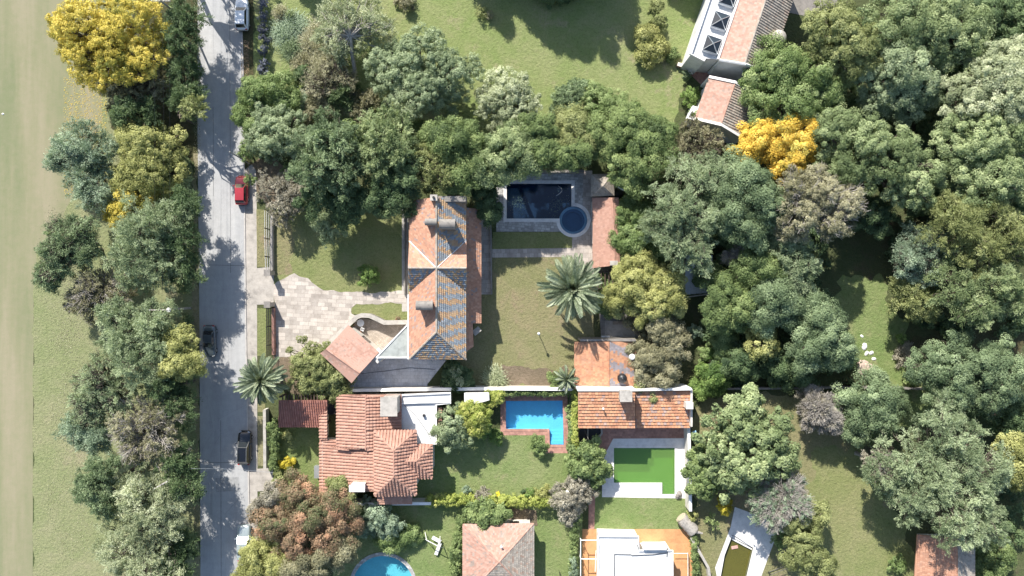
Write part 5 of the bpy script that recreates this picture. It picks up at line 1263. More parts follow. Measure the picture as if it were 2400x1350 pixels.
litterbed('fallen_leaves', 150, 180, 250, 460, 1500, 'gold', 'yellow fallen leaves on the grass under the big yellow tree')
litterbed('fallen_leaves', 566, 95, 584, 190, 700, 'rust', 'orange leaves drifted along the kerb by the white hatchback')
litterbed('fallen_leaves', 455, 0, 470, 400, 900, 'brown', 'brown leaves gathered on the shaded left road edge')

for pts, z, t in (([(948, 950), (975, 975), (1000, 1010), (1010, 1030)], 3.32, 'thin dark cable lying across the white flat roof of the bungalow'), ([(845, 876), (900, 870), (960, 862), (1020, 866)], .06, 'thin dark hose trailing over the shaded pale yard')):
    m = MB(); q = [P(a, b, z) for a, b in pts]; m.tube(q, .03, 5); tag(m.build('cable' if z > 1 else 'garden_hose', 'black', loc=tuple(q[0])), t, 'cable' if z > 1 else 'hose')
m = MB(); c = P(994, 973, 3.3); root = empty('roof_vent', (c.x, c.y, 3.3), 'small dark vent standing on the white flat roof of the bungalow', 'vent'); m.box(c.x, c.y, 3.3, .3, .3, .45); m.build('duct', 'dmetal', root, bevel=.02)
# ------------------------------------------------------------------ trees and shrubs
T = tree
# west of the road
gw = 'trees along the west side of the road'
T('deciduous_tree', 'largest tree with bright yellow autumn crown at the upper left', [(180, 45, 78), (305, 40, 85), (175, 120, 55), (330, 120, 62), (250, 95, 70), (205, 170, 40), (150, 70, 45), (262, 150, 60)], 12.6, 'fine', 'yellow', gw, n_auto=5)
T('deciduous_tree', 'dark brown thin tree in shade below the big yellow crown', [(300, 195, 60), (350, 185, 50), (265, 215, 40)], 8, 'sparse', 'brown', gw)
T('pine_tree', 'blue-grey feathery tree leaning over the golf turf', [(165, 345, 58), (205, 365, 52), (185, 410, 50), (212, 455, 42), (130, 370, 30)], 9.6, 'feather', 'greyblue', gw)
T('deciduous_tree', 'small dark tree tucked above the olive round crown', [(295, 262, 50)], 7.5, 'needle', 'dark', gw)
T('deciduous_tree', 'round olive-yellow crown between blue-grey tree and road', [(325, 345, 82), (330, 410, 85), (300, 440, 60), (365, 380, 55)], 8.6, 'broad', 'yolive', gw, n_auto=6)
T('deciduous_tree', 'small golden crown under the olive round one', [(275, 495, 40), (295, 470, 40)], 7, 'broad', 'yellow', gw)
T('pine_tree', 'pale green feathery crown with a bare forked limb on its left', [(330, 540, 75), (300, 600, 65), (360, 620, 55), (380, 520, 45)], 12.6, 'feather', 'grey', gw)
T('pine_tree', 'open dark green plumes reaching out over the fairway, westernmost tree', [(140, 560, 48), (115, 600, 40), (180, 545, 38), (105, 645, 30), (190, 590, 30)], 10.8, 'feather', 'bluegreen', gw, bare=1)
T('deciduous_tree', 'greyish brown thinning crown below the open dark plumes', [(215, 665, 55), (185, 705, 45), (250, 700, 40)], 9, 'sparse', 'brown', gw, bark='gbark', bare=1)
T('pine_tree', 'wide grey-green feathery crown left of the utility pole lamp', [(285, 790, 65), (345, 760, 55), (310, 850, 60), (370, 820, 50), (260, 740, 35)], 12.6, 'feather', 'grey', gw)
T('deciduous_tree', 'olive-yellow crown overhanging the road by the grey sedan', [(415, 805, 42), (440, 855, 30), (400, 850, 35)], 11.2, 'broad', 'yolive', gw)
T('pine_tree', 'soft green feathery crown with a broken dark limb to its right', [(220, 900, 60), (255, 940, 45), (195, 950, 45)], 11.2, 'feather', 'grey', gw, bare=1)
T('pine_tree', 'dark green crown in the gap right of the broken limb', [(375, 905, 50), (410, 880, 40), (400, 950, 40)], 9.6, 'feather', 'dark', gw)
T('deciduous_tree', 'brownish open crown showing pale bare branches', [(290, 1010, 60), (350, 990, 55), (370, 1050, 50), (310, 1060, 50)], 10.8, 'sparse', 'brown', gw, bark='gbark', bare=1, n_auto=5)
T('pine_tree', 'thin blue-grey crown left of the brownish open one', [(175, 1010, 45), (215, 1030, 38)], 9.6, 'feather', 'greyblue', gw)
T('pine_tree', 'narrow dark plumes above the large lower-left crown', [(225, 1110, 38), (200, 1150, 35), (235, 1180, 35)], 11, 'feather', 'bluegreen', gw)
T('pine_tree', 'biggest pale feathery crown at the bottom left', [(300, 1160, 58), (330, 1230, 72), (275, 1290, 70), (330, 1340, 75), (380, 1190, 40)], 12.6, 'feather', 'pale', gw)
T('deciduous_tree', 'dark undergrowth tree by the road below the leaning crossarm pole', [(420, 1140, 38), (400, 1080, 36)], 9, 'feather', 'dark', gw)
T('deciduous_tree', 'dark crown partly cut off at the bottom beside the biggest pale one', [(390, 1330, 45), (415, 1290, 30)], 9, 'feather', 'dark', gw)
T('deciduous_tree', 'shaded tree at the top edge between yellow crown and road', [(425, 35, 45), (415, 100, 42)], 9, 'feather', 'dark', gw)
T('deciduous_tree', 'shaded tree between yellow crown and road, below the topmost one', [(420, 165, 40), (430, 225, 36)], 7.5, 'feather', 'dark', gw)
T('deciduous_tree', 'second dim tree by the road, level with the olive round crown', [(425, 480, 40), (420, 560, 42), (425, 640, 36)], 9, 'feather', 'dark', gw)
for i, (x, y) in enumerate(((440, -130), (430, -260), (445, 250))):
    T('deciduous_tree', ['tree outside the top edge shading the road', 'farther tree outside the top edge', 'dim leafless tree in the leaf litter by the road bend'][i], [(x, y, 60 if i < 2 else 30)], 13 if i < 2 else 9, 'sparse', 'olive', gw)
# north garden
gn = 'trees and shrubs of the north garden'
T('shrub', 'light green bushy tree at the kerb south of the lavender row', [(590, 215, 40), (640, 205, 38), (575, 270, 32), (595, 300, 30), (660, 235, 28)], 5.5, 'broad', 'light', gn)
T('deciduous_tree', 'grey-green dome tight against the right road edge', [(640, 315, 66), (620, 280, 40)], 9, 'fine', 'grey', gn)
T('shrub', 'narrow bright shrub hanging over the kerb above the red car', [(578, 350, 24), (583, 420, 16)], 3.5, 'shrub', 'light', gn, cat='shrub')
for i, y in enumerate((8, 38, 66, 92, 118, 145, 165)):
    T('lavender_bush', 'blue-grey lavender bush, number '+['one', 'two', 'three', 'four', 'five', 'six', 'seven'][i]+' from the top in the kerbside row', [(617+(-3, 1, -2, 2, 0, 1, -1)[i], y, 15)], 1.1, 'shrub', 'lavender', 'lavender bushes in a kerbside row', cat='shrub', trunk=True)
for i, (x, y, r_, lf, t) in enumerate(((665, 78, 26, 'greyblue', 'blue-grey clump of grass, left of the three by the lavender row'), (684, 58, 27, 'greyblue', 'topmost blue-grey grass clump right of the lavender row'), (682, 108, 26, 'bluegreen', 'greener grass clump below the blue-grey ones'), (742, 75, 26, 'tan', 'topmost straw-coloured plume clump'), (722, 100, 24, 'tan', 'straw plume clump on the left side of its bed'), (752, 112, 24, 'tan', 'straw plume clump on the right side of its bed'), (708, 140, 22, 'brown', 'brown plume clump at the bed edge near the dark shrub'), (775, 145, 28, 'tan', 'large straw plume clump left of the bare trunk'), (745, 150, 24, 'tan', 'middle straw plume clump of the bed'), (655, 28, 14, 'tan', 'small straw clump alone on the upper lawn'), (680, 35, 11, 'grey', 'tiny grey clump beside the lone straw one'), (800, 240, 24, 'tan', 'straw clump at the foot of the crooked trunk'), (726, 235, 24, 'greyblue', 'blue-green clump in the brown shrub bed'))):
    tuft(t, x, y, r_, 1.5, lf, group='grass clumps of the north bed')
T('shrub', 'dark green shrub among the straw plumes', [(703, 170, 24)], 2.2, 'shrub', 'dark', gn, cat='shrub')
T('deciduous_tree', 'ghostly thin grey crown with a crooked dark trunk below it', [(795, 40, 50), (865, 50, 50), (835, 15, 55), (790, 100, 35), (770, 70, 30)], 8.5, 'feather', 'pale', gn, bark='gbark', bare=0, n_auto=5, trunk_path=[(828, 222, 0), (826, 195, .9), (832, 165, 2), (824, 120, 4), (822, 85, 5)])
T('deciduous_tree', 'straggly pale crown left of the crooked trunk', [(745, 195, 45), (775, 165, 38), (800, 180, 30)], 6, 'wisp', 'tan', gn, bare=1)
T('shrub', 'brownish shrub, left of the brown bed', [(725, 262, 26)], 2.5, 'shrub', 'brown', gn, cat='shrub'); T('shrub', 'dry brown shrub in the middle of the bed', [(765, 255, 30), (745, 228, 26)], 3.0, 'sparse', 'brown', gn, cat='shrub')
T('shrub', 'sandy brown shrub at the right end of the bed', [(858, 232, 28), (840, 260, 22)], 2.6, 'sparse', 'brown', gn, cat='shrub'); T('shrub', 'dark weeping shrub with drooping stems in the bed', [(795, 215, 36)], 4.2, 'feather', 'dark', gn, cat='shrub')
T('deciduous_tree', 'wide grey-green dome on the north lawn, largest of that garden', [(985, 130, 82), (930, 170, 68), (1045, 170, 72), (985, 215, 70), (890, 140, 42)], 10.5, 'fine', 'grey', gn, n_auto=7)
T('deciduous_tree', 'pale cream-leaved crown at the lawn edge north of the dark pool', [(1190, 215, 58), (1220, 250, 48), (1155, 240, 40), (1190, 275, 45)], 9, 'fine', 'pale', gn)
T('conifer_tree', 'blue spruce with spiky tips beside the light olive shrub', [(1330, 230, 30), (1318, 262, 30), (1352, 212, 22)], 6, 'needle', 'bluegreen', gn)
T('shrub', 'light olive spreading tree right of the blue spruce', [(1385, 235, 48), (1430, 250, 48), (1475, 265, 38)], 5.5, 'fine', 'light', gn)
T('deciduous_tree', 'big full green crown north-east of the dark pool', [(1470, 300, 72), (1510, 360, 72), (1445, 330, 46), (1540, 310, 48), (1480, 405, 34)], 11.5, 'puff', 'mid', gn)
T('deciduous_tree', 'rounded olive crown with a deep shadow between spruce and pool', [(1345, 290, 38), (1350, 330, 40), (1310, 350, 40)], 9, 'puff', 'olive', gn)
T('deciduous_tree', 'small dark crown hanging above the far pool edge', [(1330, 362, 26), (1355, 355, 26)], 9.5, 'broad', 'mid', gn)
T('conifer_tree', 'dark blue-green spiky tree, left of the row north of the stone court', [(750, 320, 62), (740, 380, 62), (800, 340, 50), (790, 405, 50)], 14, 'needle', 'bluegreen', gn)
T('conifer_tree', 'paler spiky tree, right neighbour of the dark blue-green one', [(900, 310, 56), (925, 350, 50), (880, 360, 40)], 13.5, 'needle', 'forest', gn)
T('conifer_tree', 'dark shaded tree between the spiky pair and the striped roof', [(900, 430, 52), (950, 420, 45), (870, 470, 38), (935, 470, 40)], 11, 'broad', 'dark', gn)
T('conifer_tree', 'dark tree over the shaded part of the west lawn', [(800, 470, 52), (740, 455, 45), (805, 495, 30)], 9.8, 'broad', 'dark', gn)
T('deciduous_tree', 'small grey-green tree poking out of the shade on the west lawn', [(768, 530, 34)], 6, 'feather', 'grey', gn)
T('deciduous_tree', 'olive thinning crown just above the striped roof', [(1010, 380, 48), (1040, 410, 38), (985, 350, 32)], 11.5, 'sparse', 'olive', gn)
T('deciduous_tree', 'full green crown above the shed, first from the left', [(1055, 325, 54), (1100, 370, 52), (1075, 410, 40), (1020, 320, 32)], 12, 'puff', 'mid', gn)
T('deciduous_tree', 'full green crown overhanging the dark pool corner', [(1185, 345, 58), (1225, 375, 36), (1148, 388, 42), (1240, 330, 36)], 12, 'puff', 'forest', gn)
T('deciduous_tree', 'dark mid-green crown between cream tree and olive crown', [(1262, 300, 38), (1275, 350, 36)], 10.5, 'broad', 'mid', gn)
T('deciduous_tree', 'low dark tree filling the corner left of the dark pool', [(1135, 450, 34), (1150, 500, 24), (1120, 420, 28)], 7, 'broad', 'dark', gn)
T('deciduous_tree', 'taupe brown thinning crown at the street corner below the domes', [(640, 440, 46), (685, 455, 40), (660, 485, 36)], 7, 'sparse', 'taupe', gn, n_auto=8)
T('shrub', 'round bright green bush on the lawn beside the stone court', [(866, 645, 29)], 2.6, 'shrub', 'vivid', cat='shrub')
T('shrub', 'brownish bush cut by the top edge right of the ghostly crown', [(950, 0, 26)], 1.8, 'shrub', 'brown', gn, cat='shrub'); T('shrub', 'dark little bush on the lawn near the conifer shadow', [(1128, 26, 16)], 1.4, 'shrub', 'olive', gn, cat='shrub'); T('shrub', 'straw-coloured sprig right of the dark little bush', [(1146, 36, 12)], .8, 'shrub', 'tan', gn, cat='shrub')
T('shrub', 'yellow-green tall bush left of the skylight house garden', [(1515, 85, 26), (1540, 110, 24), (1525, 125, 26)], 3.2, 'broad', 'yolive', gn, cat='shrub')
T('shrub', 'clipped oval bush, uppermost of the pair near the top edge', [(1540, 14, 17)], 2.8, 'shrub', 'olive', gn, cat='shrub'); T('shrub', 'clipped oval bush below its twin near the top edge', [(1545, 52, 22)], 2.6, 'shrub', 'olive', gn, cat='shrub')
T('shrub', 'low green shrub at the path end by the skylight house', [(1575, 128, 18)], 1.3, 'shrub', 'mid', gn, cat='shrub'); T('shrub', 'spiky pale shrub beside the brick planter', [(1612, 176, 14)], 1.2, 'shrub', 'grey', gn, cat='shrub')
T('shrub', 'round vivid green bush left of the cottage', [(1622, 224, 23)], 2.4, 'shrub', 'vivid', cat='shrub')
T('shrub', 'leafy potted climber at the cottage balcony', [(1626, 262, 13)], 2.9, 'shrub', 'mid', cat='shrub')
# tall conifers beyond the top edge whose shade falls on the lawn
for i, (x, y, h, r_) in enumerate(((1112, -105, 10, 62), (1215, -108, 12, 80), (1300, -62, 10.5, 75), (1329, -108, 13.5, 75), (1258, -106, 13.5, 80), (1395, -105, 11.5, 70), (1590, -80, 7, 60), (700, -100, 9, 45))):
    SEED[0] += 1; rs = np.random.RandomState(SEED[0]); c = P(x, y, 0)
    root = empty('conifer_tree', (c.x, c.y, 0), ['dark conifer just beyond the top edge, left of its group', 'tall pointed conifer beyond the top edge casting the left shadow tip', 'dense conifer beyond the top edge in the middle of its group', 'tallest pointed conifer beyond the top edge casting the right shadow tip', 'low dark conifer whose branches touch the top edge of the lawn', 'small conifer beyond the top edge, right of its group', 'conifer tip near the slanting house beyond the top edge', 'dark conifer beyond the top edge west of the ghostly crown'][i], 'tree', 'conifers beyond the top edge')
    lo = []
    for k in range(13):
        f = k/13; rr = r_/S*(1-f)**.7; z = .8+f*(h-1.2)
        nn = max(2, int(rr*3.6)); 
        for j in range(nn): a = rs.rand()*6.28; q = rr*.55 if nn > 1 else 0; lo.append((c.x+q*math.cos(a), c.y+q*math.sin(a), z, max(.45, rr*.55)))
    C, X, Y, v = foliage(rs, lo, 'broad'); quads_mesh('crown', C, X, Y, v, LM['dark'], root); m = MB(); m.tube([(c.x, c.y, 0), (c.x, c.y, h*.9)], [.35, .05], 8); m.build('trunk', 'bark', root)
# courtyard palms and planting
palm('great date palm with a wide round crown on the garden lawn', 1341, 676, 74, 6.0, 116, droop=.5)
palm('date palm at the street corner by the carport', 614, 890, 57, 6.5, 100, droop=.55)
palm('small shaggy palm at the boundary wall right of the lawn', 1328, 888, 32, 3.2, 36, droop=.6)
T('shrub', 'green bush left of the small shaggy palm', [(1306, 888, 20), (1300, 905, 14)], 2.0, 'shrub', 'mid', cat='shrub')
T('shrub', 'dark glossy plant with pale flower heads below the striped roof', [(1068, 878, 28), (1085, 890, 22), (1065, 900, 22)], 3.0, 'big', 'dark', cat='shrub')
T('shrub', 'small cluster of pale green flower heads in the dark glossy plant', [(1066, 874, 13), (1078, 896, 12)], 3.4, 'shrub', 'pale', cat='shrub')
tuft('spiky pale green shrub at the foot of the lawn by the boundary wall', 1160, 890, 22, 1.7, 'pale', 'shrub', 'shrub')
T('deciduous_tree', 'olive rounded tree between the street palm and garage', [(718, 852, 48), (748, 878, 54), (712, 895, 44), (785, 878, 42), (792, 918, 32), (765, 850, 40)], 6.0, 'fine', 'olive')
T('shrub', 'bright green tree against the red annex roof', [(1465, 505, 38), (1490, 560, 52), (1455, 565, 34), (1500, 510, 38), (1540, 580, 40)], 7.0, 'broad', 'light')
T('deciduous_tree', 'yellow-green spreading crown right of the great date palm', [(1490, 665, 50), (1560, 665, 52), (1530, 715, 48), (1450, 700, 34), (1575, 700, 38), (1510, 625, 34)], 8.5, 'broad', 'yolive')
T('deciduous_tree', 'olive brown twiggy crown behind the garden building', [(1545, 775, 58), (1580, 820, 44), (1530, 840, 48), (1560, 880, 42), (1510, 890, 30)], 7.5, 'broad', 'brown', n_auto=7)
T('shrub', 'green shrub clinging to the patio right of the great palm', [(1430, 690, 24), (1420, 720, 18), (1405, 650, 12)], 3.6, 'broad', 'mid', cat='shrub')
T('shrub', 'olive shrub below the water tank wall', [(1500, 905, 26), (1530, 930, 18)], 4.8, 'fine', 'olive', cat='shrub')
# bungalow garden
T('deciduous_tree', 'grey-green round tree joined to a yellow one behind the white flat roof', [(1060, 995, 40), (1070, 1025, 32), (1045, 1015, 28)], 6.5, 'fine', 'grey'); T('deciduous_tree', 'yellow-green tree right of the grey-green round one', [(1113, 975, 32), (1120, 1000, 24), (1095, 960, 20)], 6.0, 'fine', 'hedge')
T('shrub', 'vivid green shrub in the shade right of the yellow-green tree', [(1165, 1025, 18), (1140, 1010, 18)], 2.2, 'shrub', 'vivid', cat='shrub')
T('shrub', 'leaning bright shrub at the corner of the blue pool', [(1256, 1032, 16), (1265, 1045, 18), (1275, 1060, 14)], 2.4, 'shrub', 'light', cat='shrub')
hedge('yellow-green climbing hedge along the boundary wall corner left of the blue pool', [(1145, 925), (1158, 932), (1172, 926), (1168, 938), (1140, 944)], 22, 2.6, 'hedge')
hedge('dark creeper along the wall behind the blue pool', [(1182, 921), (1330, 921)], 14, 1.8, 'mid')
hedge('long narrow yellow-green hedge east of the blue pool', [(1349, 914), (1349, 1066)], 16, 2.4, 'hedge', rough=.08)
hedge('loose green planting between blue pool and narrow hedge', [(1337, 955), (1338, 1070)], 12, 1.0, 'light', rough=.3)
hedge('long clipped yellow-green hedge across the foot of the lush lawn', [(1008, 1178), (1080, 1174), (1180, 1178), (1290, 1180)], 24, 2.2, 'hedge', rough=.1)
T('shrub', 'small round grey-blue bush on the lush lawn edge', [(1092, 1150, 13)], 1.6, 'shrub', 'greyblue', cat='shrub'); T('shrub', 'brown bush growing in the clipped hedge', [(1128, 1166, 17)], 2.6, 'sparse', 'taupe', cat='shrub')
T('shrub', 'green bush against the hedge, left of the yellow one', [(1241, 1156, 14)], 1.8, 'shrub', 'vivid', cat='shrub'); T('shrub', 'yellow-green bush at the right end of the hedge', [(1272, 1160, 19)], 2.4, 'shrub', 'yolive', cat='shrub'); T('shrub', 'tiny dark purple bush by the hedge', [(1227, 1152, 7)], 1.1, 'shrub', 'dark', cat='shrub')
T('fruit_tree', 'glossy dark lemon tree left of the green pool', [(1375, 1080, 36), (1360, 1105, 32), (1398, 1108, 28), (1385, 1060, 26)], 5.0, 'big', 'mid')
T('deciduous_tree', 'purple-grey tree right of the hedge end', [(1330, 1175, 38), (1355, 1140, 30), (1365, 1165, 28), (1335, 1205, 26)], 5.2, 'fine', 'taupe')
T('shrub', 'green crown overhanging the pink pyramid roof', [(1135, 1210, 28), (1165, 1210, 24), (1130, 1235, 22), (1110, 1205, 20)], 4.6, 'big', 'mid')
hedge('dark green hedge between the pink pyramid roof and white building', [(1350, 1210), (1346, 1290), (1345, 1360)], 20, 2.2, 'mid', rough=.2); hedge('grey leafless-looking hedge end at the bottom beside the awning frame', [(1346, 1318), (1344, 1400)], 16, 2.6, 'greyblue', rough=.2)
hedge('green hedge on the left side of the pink pyramid roof', [(1078, 1225), (1070, 1290), (1062, 1390)], 26, 2.4, 'mid', rough=.25)
T('deciduous_tree', 'blue-grey green tree right of the rust-red one', [(880, 1210, 38), (905, 1235, 32), (865, 1235, 28)], 4.8, 'fine', 'greyblue')
T('shrub', 'bright green shrub spreading toward the round pool', [(925, 1268, 30), (955, 1260, 24), (900, 1258, 24)], 2.0, 'broad', 'light', cat='shrub')
T('deciduous_tree', 'big rust-red and green crown at the bottom by the road', [(690, 1165, 45), (640, 1225, 52), (730, 1215, 62), (780, 1190, 42), (690, 1270, 60), (765, 1265, 55), (800, 1225, 35)], 9.5, 'puff', 'rust', n_auto=6)
T('deciduous_tree', 'orange-olive crown below the rust-red one', [(740, 1320, 50), (795, 1300, 36), (690, 1345, 45)], 8.5, 'puff', 'brown', n_auto=6)
T('deciduous_tree', 'yellow-olive crown over the pickup at the bottom of the road', [(600, 1300, 36), (590, 1340, 44), (640, 1330, 42)], 7.5, 'broad', 'yolive')
T('shrub', 'grey-green top of the rust-red crown by the street wall', [(625, 1170, 30), (600, 1195, 22)], 7.0, 'fine', 'taupe')
T('shrub', 'green sprig between bungalow roof and rust-red crown', [(790, 1150, 24), (815, 1165, 16)], 5.5, 'broad', 'olive', cat='shrub')
hedge('dark street-side hedge behind the low wall of the bungalow', [(640, 998), (639, 1040), (638, 1095)], 24, 1.9, 'mid', rough=.22)
T('shrub', 'round bright yellow bush in the bungalow front garden', [(669, 1089, 17)], 1.6, 'shrub', 'lemon', cat='shrub'); T('shrub', 'round green bush in the bungalow front garden', [(675, 1022, 14)], 1.5, 'shrub', 'yolive', cat='shrub')
T('shrub', 'mixed green shrub below the round yellow bush', [(655, 1125, 24), (680, 1118, 16)], 2.4, 'shrub', 'olive', cat='shrub')
# east woods
ge = 'trees of the eastern woods'
T('deciduous_tree', 'full light green crown beside the slanting house', [(1835, 145, 60), (1900, 175, 62), (1815, 215, 58), (1880, 240, 52), (1790, 180, 46), (1940, 210, 34)], 12, 'puff', 'light', ge, n_auto=6)
T('deciduous_tree', 'gold autumn crown below the light green one', [(1775, 325, 42), (1750, 355, 36), (1845, 310, 36), (1880, 340, 42), (1860, 385, 42), (1815, 350, 34), (1895, 300, 28)], 10.5, 'broad', 'gold', ge, n_auto=5)
T('deciduous_tree', 'olive green crown at the top right of the driveway', [(1960, 60, 62), (2010, 100, 58), (1945, 120, 45), (1990, 140, 40)], 13, 'broad', 'olive', ge)
T('deciduous_tree', 'fresh green crown cut by the top edge', [(2130, 30, 65), (2200, 60, 68), (2270, 90, 55), (2220, 10, 60), (2285, 50, 45)], 14, 'puff', 'forest', ge)
T('deciduous_tree', 'grey-green dome in the middle of the upper woods', [(2120, 150, 78), (2160, 200, 62), (2080, 210, 55), (2125, 235, 45)], 13, 'broad', 'grey', ge)
T('deciduous_tree', 'tall pale crown at the right edge, upper part of the woods', [(2345, 170, 72), (2385, 230, 60), (2300, 230, 55), (2400, 140, 55)], 15, 'broad', 'pale', ge)
T('deciduous_tree', 'broad pale crown at the right edge, below the tall pale one', [(2310, 320, 78), (2380, 330, 75), (2350, 410, 78), (2290, 390, 50)], 15, 'broad', 'forest', ge)
T('deciduous_tree', 'dark crown in the top right corner', [(2340, 20, 48), (2395, 50, 52), (2370, 90, 35)], 10, 'broad', 'dark', ge)
T('deciduous_tree', 'green crown right of the gold one', [(1960, 320, 52), (2040, 330, 72), (2100, 380, 72), (2150, 430, 52), (2000, 390, 58), (1985, 290, 36), (2130, 340, 40), (2190, 400, 36)], 14.5, 'broad', 'forest', ge, n_auto=5)
T('deciduous_tree', 'dark thinning tree touching the cottage gable', [(1625, 320, 38), (1660, 345, 42), (1615, 360, 34)], 8.5, 'sparse', 'brown', ge, bare=1)
T('pine_tree', 'large grey feathery crown in the centre of the woods', [(1640, 420, 58), (1590, 480, 62), (1650, 510, 62), (1690, 400, 44), (1600, 570, 44), (1640, 590, 40), (1560, 520, 40)], 13.5, 'feather', 'grey', ge, n_auto=5)
T('deciduous_tree', 'blue-green full crown right of the large grey one', [(1745, 420, 58), (1790, 470, 58), (1720, 490, 52), (1760, 530, 46), (1700, 440, 36)], 13, 'puff', 'bluegreen', ge)
T('deciduous_tree', 'brown twiggy crown below the gold one', [(1880, 450, 52), (1940, 450, 52), (1990, 480, 44), (1890, 500, 48), (1960, 520, 40), (1850, 530, 30)], 13.5, 'fine', 'brown', ge, bark='gbark', bare=1, n_auto=8)
T('dead_tree', 'bare pale branches by the corrugated shed', [(1735, 600, 26), (1765, 585, 16)], 7, 'sparse', 'taupe', ge, bark='gbark', bare=3)
T('deciduous_tree', 'olive-grey drooping crown above the shaded clearing', [(1845, 590, 46), (1875, 620, 44), (1830, 560, 30), (1870, 660, 30)], 10.5, 'feather', 'grey', ge)
T('deciduous_tree', 'dark green crown right of the bare branches', [(1785, 620, 44), (1760, 640, 34), (1815, 640, 36)], 9.5, 'puff', 'mid', ge)
T('deciduous_tree', 'dark lobed crown south of the corrugated shed', [(1700, 690, 46), (1740, 720, 44), (1690, 735, 32)], 9.5, 'puff', 'mid', ge); T('deciduous_tree', 'blue-grey lobed crown at the centre of the dark wood', [(1820, 700, 50), (1845, 730, 40), (1795, 735, 36)], 10.5, 'puff', 'bluegreen', ge)
T('deciduous_tree', 'yellow-green small crown inside the dark wood', [(1790, 810, 38), (1785, 775, 28)], 8, 'fine', 'yolive', ge)
T('deciduous_tree', 'blue-green crown by the white rocks', [(1930, 745, 44), (1945, 790, 58), (1910, 820, 46), (1975, 825, 40), (1915, 715, 30)], 10.5, 'puff', 'bluegreen', ge)
T('shrub', 'bright green shrub at the corner of the boundary wall', [(1675, 885, 42), (1660, 905, 26)], 4.0, 'broad', 'vivid', ge); T('shrub', 'small silvery shrub left of the dark wood', [(1632, 778, 18)], 2.0, 'shrub', 'greyblue', ge, cat='shrub'); T('shrub', 'small upright green tree in the dark wood', [(1700, 785, 24), (1700, 815, 20)], 4.5, 'broad', 'mid', ge)
T('shrub', 'light green undergrowth left of the yellow-green small crown', [(1655, 830, 22)], 2.0, 'shrub', 'light', ge, cat='shrub')
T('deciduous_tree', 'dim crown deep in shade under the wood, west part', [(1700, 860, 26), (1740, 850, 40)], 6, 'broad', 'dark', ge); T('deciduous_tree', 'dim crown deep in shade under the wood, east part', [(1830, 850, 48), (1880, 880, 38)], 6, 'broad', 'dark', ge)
T('deciduous_tree', 'silver-grey wispy crown above the clearing', [(2175, 590, 46), (2140, 615, 34), (2200, 560, 34), (2185, 630, 30)], 10.5, 'feather', 'greyblue', ge, bare=1)
T('pine_tree', 'olive feathery conifer at the right, upper of two', [(2270, 530, 62), (2340, 510, 55), (2390, 560, 55), (2320, 580, 52), (2235, 500, 36)], 14, 'feather', 'olive', ge)
T('pine_tree', 'olive feathery conifer at the right, lower of two', [(2260, 660, 55), (2350, 660, 62), (2300, 720, 46), (2390, 700, 45)], 13, 'feather', 'forest', ge)
T('deciduous_tree', 'small olive crown at the clearing edge', [(2150, 700, 40), (2175, 720, 32), (2125, 680, 24)], 8.5, 'feather', 'olive', ge)
T('deciduous_tree', 'wide dark green dome at the right edge', [(2230, 860, 62), (2300, 860, 62), (2370, 880, 62), (2250, 920, 50), (2330, 930, 52), (2195, 850, 40)], 11, 'puff', 'bluegreen', ge, n_auto=6)
T('deciduous_tree', 'bluish rounded dome in the lower middle of the woods', [(2055, 945, 62), (2070, 990, 54), (2030, 975, 50), (2095, 960, 40)], 9.5, 'puff', 'bluegreen', ge, n_auto=7)
T('dead_tree', 'bare brown twiggy tree left of the bluish dome', [(1925, 965, 42), (1910, 945, 28), (1950, 985, 28)], 7.5, 'sparse', 'taupe', ge, bark='gbark', bare=3)
T('magnolia_tree', 'large glossy dark green crown right of the green pool', [(1740, 1000, 62), (1800, 1040, 66), (1760, 1090, 66), (1700, 1060, 56), (1720, 1120, 46), (1830, 1090, 40), (1760, 950, 36)], 10.5, 'big', 'forest', ge, n_auto=6)
T('shrub', 'olive shrub at the wall left of the glossy crown', [(1645, 1052, 18)], 3.2, 'shrub', 'olive', ge, cat='shrub'); T('deciduous_tree', 'glossy green lower crown along the east pool wall', [(1650, 1100, 32), (1660, 1135, 36), (1645, 1075, 20)], 6, 'big', 'mid', ge)
T('deciduous_tree', 'silver thinning crown above the stagnant pool deck', [(1840, 1150, 44), (1865, 1185, 44), (1820, 1200, 40), (1795, 1170, 26)], 9, 'sparse', 'greyblue', ge, bark='gbark', bare=2)
T('dead_tree', 'bare grey branches over the deck corner of the stagnant pool', [(1775, 1178, 18), (1800, 1195, 18)], 6, 'sparse', 'taupe', ge, bark='gbark', bare=3)
T('deciduous_tree', 'dark olive crown right of the stagnant pool', [(1890, 1255, 44), (1895, 1300, 46), (1870, 1225, 34), (1920, 1330, 40), (1920, 1210, 26)], 8.5, 'broad', 'olive', ge)
T('shrub', 'bright green shrub right of the stagnant pool deck', [(1835, 1268, 24)], 2.4, 'shrub', 'light', ge, cat='shrub')
T('pine_tree', 'largest feathery grey-green crown of all, lower right', [(2215, 1015, 68), (2270, 1070, 62), (2140, 1090, 62), (2210, 1130, 78), (2290, 1160, 72), (2160, 1170, 58), (2250, 1230, 62), (2320, 1240, 52), (2090, 1120, 40), (2340, 1090, 44)], 14, 'feather', 'grey', ge, n_auto=5)
T('deciduous_tree', 'bare-limbed grey crown on the left side of the largest feathery one', [(2080, 1100, 30), (2060, 1085, 24)], 9, 'sparse', 'taupe', ge, bark='gbark', bare=3)
T('deciduous_tree', 'yellow-green crown cut by the right edge', [(2385, 1060, 42), (2395, 1110, 40)], 9, 'broad', 'yolive', ge); T('deciduous_tree', 'dim crown at the right edge under the dark green dome', [(2390, 980, 40), (2370, 1000, 30)], 7, 'broad', 'dark', ge)
